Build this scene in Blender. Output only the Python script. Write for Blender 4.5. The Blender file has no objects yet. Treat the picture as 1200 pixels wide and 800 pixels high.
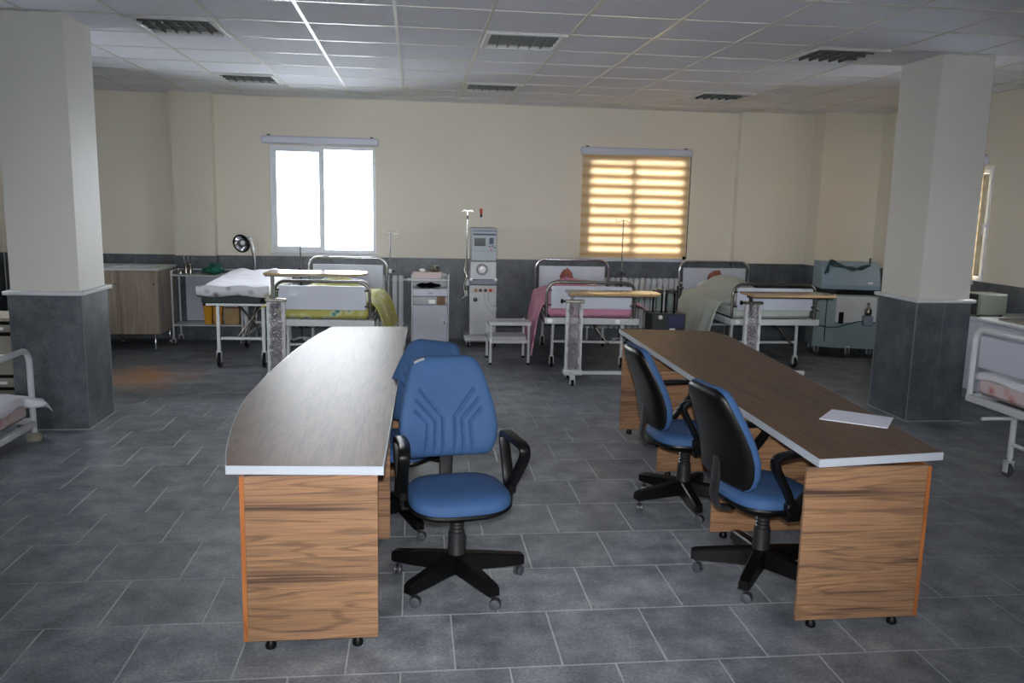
import bpy, math, random
from mathutils import Vector, Matrix
random.seed(7)
PI = math.pi
SC = bpy.context.scene
COL = SC.collection

# ------------------------------------------------------------------ camera, sky, light, exposure
cam_d = bpy.data.cameras.new('camera')
cam_d.sensor_width = 36.0
cam_d.lens = 36.0 * 975.0 / 1200.0
cam_d.clip_start = 0.05
cam = bpy.data.objects.new('camera', cam_d)
COL.objects.link(cam)
cam.matrix_world = Matrix(((0.99317437, -0.00289531, -0.1166031, 0.0),
                           (-0.11460082, 0.16184853, -0.98013862, 0.0),
                           (0.02170985, 0.98681137, 0.16041201, 1.81),
                           (0, 0, 0, 1)))
SC.camera = cam

world = bpy.data.worlds.new('overcast_sky')
SC.world = world
world.use_nodes = True
bg = world.node_tree.nodes['Background']
bg.inputs['Color'].default_value = (0.90, 0.95, 1.0, 1)
bg.inputs['Strength'].default_value = 14.0

vs = SC.view_settings
vs.view_transform = 'Standard'
vs.look = 'None'
vs.gamma = 1.0
vs.use_curve_mapping = False
vs.exposure = 1.03
SC.cycles.max_bounces = 10
SC.cycles.diffuse_bounces = 6
SC.cycles.glossy_bounces = 4
SC.cycles.transparent_max_bounces = 12
SC.cycles.caustics_reflective = False
SC.cycles.caustics_refractive = False
SC.cycles.sample_clamp_indirect = 6.0

def portal(name, loc, rot, sx, sy):
    """daylight portal in a window opening (guides sampling of the sky, adds no light)"""
    d = bpy.data.lights.new(name, 'AREA')
    d.shape = 'RECTANGLE'; d.size = sx; d.size_y = sy
    d.cycles.is_portal = True
    o = bpy.data.objects.new(name, d); COL.objects.link(o)
    o.location = loc; o.rotation_euler = rot
    return o

# the camera's own flash, just above the lens
fl_d = bpy.data.lights.new('camera_flash', 'SPOT')
fl_d.energy = 320.0; fl_d.spot_size = math.radians(74); fl_d.spot_blend = 0.9; fl_d.shadow_soft_size = 0.03
fl = bpy.data.objects.new('camera_flash', fl_d); COL.objects.link(fl)
fl.matrix_world = Matrix.Translation((0.0, 0.0, 0.11)) @ cam.matrix_world
# room limits
XL, XR, YF, YB, ZC = -5.2, 6.25, -4.0, 11.3, 3.13
# windows: (side, centre along wall, width, z0, z1)
WIN1 = (-1.87, -0.51, 1.14, 2.53)     # back wall, open blind
WIN2 = (2.29, 3.70, 1.14, 2.53)       # back wall, zebra blind
WIN3 = (8.55, 10.06, 1.06, 2.36)       # right wall, zebra blind (along Y)
WINR_FILL = [(-3.2, -1.8, 1.14, 2.53), (1.4, 2.8, 1.14, 2.53)]   # wall behind the viewer, unseen, added as front fill
WINL_FILL = [(-2.4, -1.0, 1.14, 2.53), (7.20, 8.10, 1.20, 2.45)]                            # left wall, unseen, added to fill the room with daylight
WINS_FILL = [(6.85, 7.65, 1.20, 2.25)]                              # right wall, unseen, added and sized to brighten the back wall
T = 0.22
for nm, (a, b, z0, z1) in (('daylight_portal', WIN1), ('daylight_portal', WIN2)):
    portal(nm, ((a+b)/2, YB+T, (z0+z1)/2), (-PI/2, 0, 0), b-a, z1-z0)
portal('daylight_portal', (XR+T, (WIN3[0]+WIN3[1])/2, (WIN3[2]+WIN3[3])/2), (PI/2, 0, PI/2), WIN3[1]-WIN3[0], WIN3[3]-WIN3[2])
for a, b, z0, z1 in WINR_FILL:
    portal('daylight_portal', ((a+b)/2, YF-T, (z0+z1)/2), (PI/2, 0, 0), b-a, z1-z0)
for a, b, z0, z1 in WINS_FILL:
    portal('daylight_portal', (XR+T, (a+b)/2, (z0+z1)/2), (PI/2, 0, PI/2), b-a, z1-z0)
for a, b, z0, z1 in WINL_FILL:
    portal('daylight_portal', (XL-T, (a+b)/2, (z0+z1)/2), (PI/2, 0, -PI/2), b-a, z1-z0)

# ------------------------------------------------------------------ materials
def lin(r, g, b):
    f = lambda c: (c/255/12.92) if c/255 <= 0.04045 else ((c/255+0.055)/1.055)**2.4
    return (f(r), f(g), f(b), 1)

def new_mat(name):
    m = bpy.data.materials.new(name); m.use_nodes = True
    nt = m.node_tree
    return m, nt, nt.nodes['Principled BSDF']

def mat(name, col, rough=0.5, metal=0.0, vary=0.0, scale=6.0, bump=0.0, bscale=60.0, coat=0.0, spec=0.5, stretch=(1, 1, 1)):
    m, nt, p = new_mat(name)
    p.inputs['Base Color'].default_value = col
    p.inputs['Roughness'].default_value = rough
    p.inputs['Metallic'].default_value = metal
    p.inputs['Coat Weight'].default_value = coat
    p.inputs['Specular IOR Level'].default_value = spec
    tc = nt.nodes.new('ShaderNodeTexCoord')
    mp = nt.nodes.new('ShaderNodeMapping'); mp.inputs['Scale'].default_value = stretch
    nt.links.new(tc.outputs['Object'], mp.inputs['Vector'])
    if vary > 0:
        n = nt.nodes.new('ShaderNodeTexNoise'); n.inputs['Scale'].default_value = scale; n.inputs['Detail'].default_value = 5
        nt.links.new(mp.outputs['Vector'], n.inputs['Vector'])
        r = nt.nodes.new('ShaderNodeValToRGB')
        r.color_ramp.elements[0].position = 0.3; r.color_ramp.elements[1].position = 0.7
        r.color_ramp.elements[0].color = tuple(c*(1-vary) for c in col[:3]) + (1,)
        r.color_ramp.elements[1].color = tuple(min(1, c*(1+vary)) for c in col[:3]) + (1,)
        nt.links.new(n.outputs['Fac'], r.inputs['Fac'])
        nt.links.new(r.outputs['Color'], p.inputs['Base Color'])
    if bump > 0:
        n2 = nt.nodes.new('ShaderNodeTexNoise'); n2.inputs['Scale'].default_value = bscale; n2.inputs['Detail'].default_value = 3
        nt.links.new(mp.outputs['Vector'], n2.inputs['Vector'])
        b = nt.nodes.new('ShaderNodeBump'); b.inputs['Strength'].default_value = bump; b.inputs['Distance'].default_value = 0.01
        nt.links.new(n2.outputs['Fac'], b.inputs['Height'])
        nt.links.new(b.outputs['Normal'], p.inputs['Normal'])
    return m

def wood(name, stops, stretch, rough=0.35, spec=0.5, scale=3.0, dist=1.2, fine=0.25, rings=0.0, freq=55.0):
    m, nt, p = new_mat(name)
    tc = nt.nodes.new('ShaderNodeTexCoord')
    oi = nt.nodes.new('ShaderNodeObjectInfo')
    mp = nt.nodes.new('ShaderNodeMapping'); mp.inputs['Scale'].default_value = stretch
    add = nt.nodes.new('ShaderNodeVectorMath'); add.operation = 'ADD'
    rnd = nt.nodes.new('ShaderNodeVectorMath'); rnd.operation = 'SCALE'
    rnd.inputs[0].default_value = (13, 7, 5)
    nt.links.new(oi.outputs['Random'], rnd.inputs['Scale'])
    nt.links.new(tc.outputs['Object'], mp.inputs['Vector'])
    nt.links.new(mp.outputs['Vector'], add.inputs[0]); nt.links.new(rnd.outputs['Vector'], add.inputs[1])
    n = nt.nodes.new('ShaderNodeTexNoise'); n.inputs['Scale'].default_value = scale; n.inputs['Detail'].default_value = 6
    n.inputs['Distortion'].default_value = dist
    nt.links.new(add.outputs['Vector'], n.inputs['Vector'])
    mp2 = nt.nodes.new('ShaderNodeMapping'); mp2.inputs['Scale'].default_value = tuple(s*(1.5 if s < 3 else 9) for s in stretch)
    nt.links.new(tc.outputs['Object'], mp2.inputs['Vector'])
    n2 = nt.nodes.new('ShaderNodeTexNoise'); n2.inputs['Scale'].default_value = scale*1.3; n2.inputs['Detail'].default_value = 4
    nt.links.new(mp2.outputs['Vector'], n2.inputs['Vector'])
    mx = nt.nodes.new('ShaderNodeMix'); mx.data_type = 'FLOAT'; mx.inputs[0].default_value = fine
    nt.links.new(n.outputs['Fac'], mx.inputs[2]); nt.links.new(n2.outputs['Fac'], mx.inputs[3])
    r = nt.nodes.new('ShaderNodeValToRGB')
    e = r.color_ramp.elements
    e[0].position, e[0].color = stops[0]
    e[1].position, e[1].color = stops[-1]
    for pos, c in stops[1:-1]:
        x = e.new(pos); x.color = c
    nt.links.new(mx.outputs[0], r.inputs['Fac'])
    out = r.outputs['Color']
    if rings > 0:      # thin dark growth lines along the contours of the figure
        a1 = nt.nodes.new('ShaderNodeMath'); a1.operation = 'MULTIPLY'; a1.inputs[1].default_value = freq
        nb = nt.nodes.new('ShaderNodeTexNoise'); nb.inputs['Scale'].default_value = scale*0.55; nb.inputs['Detail'].default_value = 3.0; nb.inputs['Distortion'].default_value = 0.5
        nt.links.new(add.outputs['Vector'], nb.inputs['Vector']); nt.links.new(nb.outputs['Fac'], a1.inputs[0])
        s1 = nt.nodes.new('ShaderNodeMath'); s1.operation = 'SINE'; nt.links.new(a1.outputs[0], s1.inputs[0])
        m1 = nt.nodes.new('ShaderNodeMapRange'); m1.inputs['From Min'].default_value = 0.55; m1.inputs['From Max'].default_value = 1.0
        m1.inputs['To Min'].default_value = 0.0; m1.inputs['To Max'].default_value = rings
        nt.links.new(s1.outputs[0], m1.inputs['Value'])
        k1 = nt.nodes.new('ShaderNodeMath'); k1.operation = 'MULTIPLY'; nt.links.new(m1.outputs['Result'], k1.inputs[0]); nt.links.new(n2.outputs['Fac'], k1.inputs[1])
        mc = nt.nodes.new('ShaderNodeMix'); mc.data_type = 'RGBA'
        nt.links.new(k1.outputs[0], mc.inputs[0]); nt.links.new(out, mc.inputs[6]); mc.inputs[7].default_value = stops[0][1]
        out = mc.outputs[2]
    nt.links.new(out, p.inputs['Base Color'])
    p.inputs['Roughness'].default_value = rough
    p.inputs['Specular IOR Level'].default_value = spec
    return m

M = {}
M['wall'] = mat('cream_paint', lin(224, 218, 204), 0.75, vary=0.02, scale=1.5, bump=0.02, bscale=90)
M['white_paint'] = mat('column_paint', lin(214, 212, 206), 0.6, vary=0.02, scale=2)
M['ledge'] = mat('ledge_paint', lin(205, 208, 210), 0.45, vary=0.04, scale=8)
M['ceiling_tile'] = mat('ceiling_tile_vinyl', lin(226, 228, 236), 0.75, vary=0.02, scale=3, bump=0.015, bscale=40, spec=0.25)
M['grid'] = mat('grid_metal', lin(205, 203, 196), 0.3, metal=0.0, spec=0.6)
M['pvc'] = mat('white_pvc', lin(225, 230, 236), 0.3, vary=0.015, scale=6)
M['cassette'] = mat('cassette_aluminium', lin(205, 210, 225), 0.35, vary=0.02)
M['white_metal'] = mat('white_enamel', lin(205, 208, 212), 0.28, vary=0.05, scale=9)
M['white_panel'] = mat('white_laminate', lin(196, 201, 214), 0.32, vary=0.02, scale=5)
M['bright_plastic'] = mat('bright_white_plastic', lin(255, 255, 255), 0.35, vary=0.01)
M['chrome'] = mat('chrome_tube', lin(200, 200, 205), 0.12, metal=1.0, vary=0.06, scale=20)
M['dull_chrome'] = mat('grey_tube', lin(120, 118, 114), 0.22, metal=0.9, vary=0.1, scale=20)
M['black'] = mat('black_plastic', lin(11, 11, 12), 0.38, vary=0.15, scale=8, bump=0.05, bscale=120, spec=0.2)
M['rubber'] = mat('grey_rubber', lin(40, 42, 46), 0.5, vary=0.1)
M['wheel'] = mat('grey_wheel', lin(66, 69, 75), 0.35, vary=0.12, scale=14)
M['dusty_black'] = mat('dusty_black_plastic', lin(34, 34, 36), 0.4, vary=0.25, scale=9)
M['blue'] = mat('blue_cloth', lin(44, 76, 118), 0.75, vary=0.07, scale=7, bump=0.15, bscale=300)
M['silver'] = mat('silver_film', lin(190, 192, 196), 0.15, metal=0.5, vary=0.08)
M['edge'] = mat('white_edge_band', lin(176, 182, 192), 0.35, vary=0.03)
M['orange_wood'] = wood('cherry_laminate', [(0.3, lin(120, 66, 30)), (0.5, lin(156, 92, 46)), (0.7, lin(176, 110, 60))], (6, 6, 0.8), 0.4)
ws = [(0.34, lin(70, 52, 42)), (0.39, lin(104, 78, 62)), (0.44, lin(142, 108, 80)), (0.48, lin(122, 93, 70)), (0.52, lin(156, 119, 86)),
      (0.56, lin(132, 98, 76)), (0.60, lin(148, 112, 86)), (0.66, lin(92, 68, 54))]
M['wood'] = wood('walnut_panel', ws, (0.42, 4, 6.5), 0.42, 0.4, scale=1.7, dist=0.7, fine=0.36, rings=0.9, freq=80.0)
wt = [(0.3, lin(54, 38, 28)), (0.42, lin(88, 62, 44)), (0.5, lin(104, 76, 54)), (0.58, lin(82, 58, 42)), (0.7, lin(118, 88, 64))]
M['desk_top'] = wood('walnut_desk_top', wt, (7, 0.8, 4), 0.48, 0.5, scale=1.8, dist=1.0, fine=0.3, rings=0.7, freq=90.0)
M['light_wood'] = wood('light_vertical_grain', [(0.3, lin(112, 100, 90)), (0.45, lin(150, 136, 122)), (0.6, lin(172, 158, 142)), (0.75, lin(132, 118, 106))], (9, 6, 0.5), 0.45, scale=2.2)
M['tan_top'] = wood('tan_laminate', [(0.3, lin(150, 122, 88)), (0.55, lin(182, 152, 112)), (0.75, lin(196, 168, 130))], (0.8, 7, 5), 0.12, 0.7, scale=2.0)
M['beige'] = mat('beige_laminate', lin(150, 144, 132), 0.5, vary=0.06, scale=4)
M['grout'] = mat('grout', lin(168, 170, 172), 0.85, vary=0.15, scale=12)
M['joint'] = mat('slab_joint', lin(122, 126, 130), 0.8, vary=0.1)
M['paper'] = mat('paper', lin(222, 224, 236), 0.6, vary=0.02)
M['steel'] = mat('brushed_steel', lin(165, 160, 150), 0.25, metal=1.0, vary=0.1, scale=12)
M['green_cloth'] = mat('green_drape', lin(24, 104, 84), 0.8, vary=0.2, scale=14, bump=0.3, bscale=60)
M['dark_green'] = mat('dark_green_vinyl', lin(20, 40, 36), 0.4, vary=0.15)
M['sheet'] = mat('white_sheet', lin(226, 226, 234), 0.85, vary=0.05, scale=9, bump=0.25, bscale=22)
M['pale_green'] = mat('pale_green_sheet', lin(184, 194, 188), 0.85, vary=0.05, scale=7, bump=0.25, bscale=18)
M['plaster_skin'] = mat('doll_skin', lin(150, 86, 76), 0.5, vary=0.15, scale=20)
M['hair'] = mat('doll_hair', lin(110, 54, 42), 0.7, vary=0.2)
M['yellow'] = mat('yellow_plastic', lin(212, 150, 24), 0.4, vary=0.06)
M['cardboard'] = mat('cardboard', lin(166, 140, 100), 0.8, vary=0.08)
M['machine_white'] = mat('machine_white', lin(198, 202, 206), 0.4, vary=0.03)
M['machine_blue'] = mat('machine_grey_blue', lin(140, 162, 178), 0.35, vary=0.04)
M['machine_pale'] = mat('machine_pale_grey', lin(170, 180, 186), 0.38, vary=0.03)
M['machine_teal'] = mat('machine_pale_teal', lin(128, 148, 152), 0.4, vary=0.04)
M['machine_grey'] = mat('machine_grey', lin(120, 128, 144), 0.4, vary=0.05)
M['screen'] = mat('dark_screen', lin(20, 28, 38), 0.12, vary=0.1)
M['navy'] = mat('navy_keys', lin(58, 66, 98), 0.45, vary=0.1)
M['red'] = mat('red_plastic', lin(190, 52, 44), 0.35, vary=0.05)
M['brown_print'] = mat('brown_print', lin(112, 74, 40), 0.5, vary=0.5, scale=60)
M['hose'] = mat('clear_hose', lin(190, 194, 190), 0.2, vary=0.1)
M['dark_hose'] = mat('dark_hose', lin(34, 64, 70), 0.35, vary=0.2)
M['dark_box'] = mat('dark_grey_casing', lin(62, 66, 68), 0.4, vary=0.08)
M['olive_box'] = mat('olive_grey_casing', lin(122, 125, 114), 0.45, vary=0.04)
M['pinkish'] = mat('pinkish_plastic', lin(206, 188, 184), 0.4, vary=0.04)
M['cavity'] = mat('dark_cavity', lin(38, 44, 44), 0.6, vary=0.2)
M['louvre'] = mat('louvre_blade', lin(120, 126, 126), 0.25, metal=0.4, vary=0.05)
M['grey_plinth'] = mat('grey_plinth', lin(122, 126, 130), 0.5, vary=0.05)

def speckle(name, c0, c1, c2, rough, use_pos=True, stain=False, spec=0.5, bump=0.12):
    """grey stone / porcelain: broad clouding, fine speckle, a random shade per slab"""
    m, nt, p = new_mat(name)
    g = nt.nodes.new('ShaderNodeNewGeometry')
    oi = nt.nodes.new('ShaderNodeObjectInfo')
    n1 = nt.nodes.new('ShaderNodeTexNoise'); n1.inputs['Scale'].default_value = 5.0; n1.inputs['Detail'].default_value = 8; n1.inputs['Roughness'].default_value = 0.65
    n2 = nt.nodes.new('ShaderNodeTexNoise'); n2.inputs['Scale'].default_value = 75.0; n2.inputs['Detail'].default_value = 3
    for n in (n1, n2): nt.links.new(g.outputs['Position'], n.inputs['Vector'])
    mx = nt.nodes.new('ShaderNodeMix'); mx.data_type = 'FLOAT'; mx.inputs[0].default_value = 0.35
    nt.links.new(n1.outputs['Fac'], mx.inputs[2]); nt.links.new(n2.outputs['Fac'], mx.inputs[3])
    r = nt.nodes.new('ShaderNodeValToRGB'); e = r.color_ramp.elements
    e[0].position = 0.34; e[0].color = c0; e[1].position = 0.68; e[1].color = c2
    x = e.new(0.5); x.color = c1
    nt.links.new(mx.outputs[0], r.inputs['Fac'])
    hsv = nt.nodes.new('ShaderNodeHueSaturation')
    mr = nt.nodes.new('ShaderNodeMapRange'); mr.inputs['To Min'].default_value = 0.88; mr.inputs['To Max'].default_value = 1.12
    nt.links.new(oi.outputs['Random'], mr.inputs['Value']); nt.links.new(mr.outputs['Result'], hsv.inputs['Value'])
    nt.links.new(r.outputs['Color'], hsv.inputs['Color'])
    out = hsv.outputs['Color']
    if stain:       # rusty dried puddle on the floor beyond the left column
        sx = nt.nodes.new('ShaderNodeVectorMath'); sx.operation = 'SUBTRACT'; sx.inputs[1].default_value = (-2.75, 8.75, 0)
        nt.links.new(g.outputs['Position'], sx.inputs[0])
        ss = nt.nodes.new('ShaderNodeVectorMath'); ss.operation = 'MULTIPLY'; ss.inputs[1].default_value = (1.25, 1.15, 0)
        nt.links.new(sx.outputs['Vector'], ss.inputs[0])
        nd = nt.nodes.new('ShaderNodeTexNoise'); nd.inputs['Scale'].default_value = 3.0; nd.inputs['Detail'].default_value = 6
        nt.links.new(g.outputs['Position'], nd.inputs['Vector'])
        ln = nt.nodes.new('ShaderNodeVectorMath'); ln.operation = 'LENGTH'
        nt.links.new(ss.outputs['Vector'], ln.inputs[0])
        ad = nt.nodes.new('ShaderNodeMath'); ad.operation = 'MULTIPLY_ADD'; ad.inputs[1].default_value = 1.3
        nt.links.new(nd.outputs['Fac'], ad.inputs[0]); nt.links.new(ln.outputs['Value'], ad.inputs[2])
        mr2 = nt.nodes.new('ShaderNodeMapRange'); mr2.inputs['From Min'].default_value = 0.85; mr2.inputs['From Max'].default_value = 1.45
        mr2.inputs['To Min'].default_value = 0.95; mr2.inputs['To Max'].default_value = 0.0
        nt.links.new(ad.outputs[0], mr2.inputs['Value'])
        mc = nt.nodes.new('ShaderNodeMix'); mc.data_type = 'RGBA'
        nt.links.new(mr2.outputs['Result'], mc.inputs[0]); nt.links.new(out, mc.inputs[6]); mc.inputs[7].default_value = lin(158, 116, 78)
        out = mc.outputs[2]
    nt.links.new(out, p.inputs['Base Color'])
    p.inputs['Roughness'].default_value = rough
    p.inputs['Specular IOR Level'].default_value = spec
    b = nt.nodes.new('ShaderNodeBump'); b.inputs['Strength'].default_value = bump; b.inputs['Distance'].default_value = 0.01
    nt.links.new(n1.outputs['Fac'], b.inputs['Height']); nt.links.new(b.outputs['Normal'], p.inputs['Normal'])
    return m
M['floor_tile'] = speckle('slate_floor_tile', lin(76, 82, 90), lin(116, 121, 128), lin(158, 162, 166), 0.42, stain=True)
M['slab'] = speckle('granite_slab', lin(62, 67, 73), lin(88, 94, 100), lin(116, 122, 128), 0.4, bump=0.05)

def floral(name, base, a, b, scale=14):
    m, nt, p = new_mat(name)
    tc = nt.nodes.new('ShaderNodeTexCoord')
    v = nt.nodes.new('ShaderNodeTexVoronoi'); v.inputs['Scale'].default_value = scale
    nt.links.new(tc.outputs['Object'], v.inputs['Vector'])
    r = nt.nodes.new('ShaderNodeValToRGB'); r.color_ramp.interpolation = 'EASE'
    e = r.color_ramp.elements
    e[0].position = 0.12; e[0].color = a; e[1].position = 0.55; e[1].color = base
    x = e.new(0.3); x.color = b
    n = nt.nodes.new('ShaderNodeTexNoise'); n.inputs['Scale'].default_value = scale*0.6
    nt.links.new(tc.outputs['Object'], n.inputs['Vector'])
    ad = nt.nodes.new('ShaderNodeMath'); ad.operation = 'MULTIPLY_ADD'; ad.inputs[1].default_value = 0.9
    sb = nt.nodes.new('ShaderNodeMath'); sb.operation = 'SUBTRACT'; sb.inputs[1].default_value = 0.4
    nt.links.new(n.outputs['Fac'], ad.inputs[0]); nt.links.new(v.outputs['Distance'], ad.inputs[2])
    nt.links.new(ad.outputs[0], sb.inputs[0]); nt.links.new(sb.outputs[0], r.inputs['Fac'])
    nt.links.new(r.outputs['Color'], p.inputs['Base Color'])
    p.inputs['Roughness'].default_value = 0.85
    return m
M['flower_sheet'] = floral('flowered_cotton', lin(214, 196, 198), lin(184, 96, 116), lin(206, 168, 158), 9)
M['quilt'] = floral('grey_flower_quilt', lin(190, 190, 198), lin(96, 92, 100), lin(150, 148, 156), 10)
M['yellow_cover'] = floral('yellow_green_cover', lin(184, 180, 100), lin(66, 138, 140), lin(204, 206, 158), 8)
M['pink_cover'] = floral('pink_cover', lin(206, 142, 168), lin(168, 92, 136), lin(214, 160, 176), 4)

def glass_mat(name, tint=(1, 1, 1, 1), refl=0.12):
    m = bpy.data.materials.new(name); m.use_nodes = True
    nt = m.node_tree; nt.nodes.clear()
    o = nt.nodes.new('ShaderNodeOutputMaterial'); t = nt.nodes.new('ShaderNodeBsdfTransparent'); g = nt.nodes.new('ShaderNodeBsdfGlossy')
    t.inputs['Color'].default_value = tint; g.inputs['Roughness'].default_value = 0.03
    f = nt.nodes.new('ShaderNodeFresnel'); f.inputs['IOR'].default_value = 1.45
    x = nt.nodes.new('ShaderNodeMixShader')
    nt.links.new(f.outputs[0], x.inputs[0]); nt.links.new(t.outputs[0], x.inputs[1]); nt.links.new(g.outputs[0], x.inputs[2])
    nt.links.new(x.outputs[0], o.inputs['Surface'])
    return m
M['glass'] = glass_mat('window_glass')
M['jar'] = glass_mat('jar_plastic', (0.82, 0.88, 0.86, 1))
def wrap_mat():
    m = bpy.data.materials.new('crinkled_plastic'); m.use_nodes = True
    nt = m.node_tree; nt.nodes.clear()
    o = nt.nodes.new('ShaderNodeOutputMaterial'); t = nt.nodes.new('ShaderNodeBsdfTransparent'); g = nt.nodes.new('ShaderNodeBsdfGlossy')
    d = nt.nodes.new('ShaderNodeBsdfDiffuse'); d.inputs['Color'].default_value = lin(176, 160, 172)
    t.inputs['Color'].default_value = (0.8, 0.78, 0.8, 1)
    g.inputs['Roughness'].default_value = 0.08
    tc = nt.nodes.new('ShaderNodeTexCoord'); n = nt.nodes.new('ShaderNodeTexNoise'); n.inputs['Scale'].default_value = 34; n.inputs['Detail'].default_value = 4
    nt.links.new(tc.outputs['Object'], n.inputs['Vector'])
    b = nt.nodes.new('ShaderNodeBump'); b.inputs['Strength'].default_value = 1.0; b.inputs['Distance'].default_value = 0.03
    nt.links.new(n.outputs['Fac'], b.inputs['Height']); nt.links.new(b.outputs['Normal'], g.inputs['Normal'])
    r = nt.nodes.new('ShaderNodeValToRGB'); r.color_ramp.elements[0].position = 0.5; r.color_ramp.elements[1].position = 0.62
    r.color_ramp.elements[0].color = (0.04, 0.04, 0.04, 1); r.color_ramp.elements[1].color = (0.5, 0.5, 0.5, 1)
    nt.links.new(n.outputs['Fac'], r.inputs['Fac'])
    x1 = nt.nodes.new('ShaderNodeMixShader'); nt.links.new(r.outputs['Color'], x1.inputs[0])
    x2 = nt.nodes.new('ShaderNodeMixShader'); x2.inputs[0].default_value = 0.22
    nt.links.new(t.outputs[0], x1.inputs[1]); nt.links.new(d.outputs[0], x1.inputs[2])
    nt.links.new(x1.outputs[0], x2.inputs[1]); nt.links.new(g.outputs[0], x2.inputs[2])
    nt.links.new(x2.outputs[0], o.inputs['Surface'])
    return m
M['wrap'] = wrap_mat()
def blind_mat(name, col, diff, trans, clear=None):
    """woven blind cloth: part of the daylight passes through it"""
    m = bpy.data.materials.new(name); m.use_nodes = True
    nt = m.node_tree; nt.nodes.clear()
    o = nt.nodes.new('ShaderNodeOutputMaterial'); d = nt.nodes.new('ShaderNodeBsdfDiffuse'); t = nt.nodes.new('ShaderNodeBsdfTranslucent')
    d.inputs['Color'].default_value = diff; t.inputs['Color'].default_value = trans
    a = nt.nodes.new('ShaderNodeAddShader')
    nt.links.new(d.outputs[0], a.inputs[0]); nt.links.new(t.outputs[0], a.inputs[1]); src = a
    if clear:
        tr = nt.nodes.new('ShaderNodeBsdfTransparent'); tr.inputs['Color'].default_value = clear
        src = nt.nodes.new('ShaderNodeAddShader'); nt.links.new(a.outputs[0], src.inputs[0]); nt.links.new(tr.outputs[0], src.inputs[1])
    nt.links.new(src.outputs[0], o.inputs['Surface'])
    return m
M['blind_dense'] = blind_mat('dense_blind_cloth', None, lin(196, 172, 132), (0.17, 0.135, 0.092, 1))
M['blind_half'] = blind_mat('overlapped_blind_cloth', None, lin(190, 172, 140), (0.30, 0.25, 0.185, 1))
M['blind_sheer'] = blind_mat('sheer_blind_cloth', None, lin(180, 170, 150), (0.36, 0.32, 0.25, 1), (0.034, 0.030, 0.023, 1))

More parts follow.
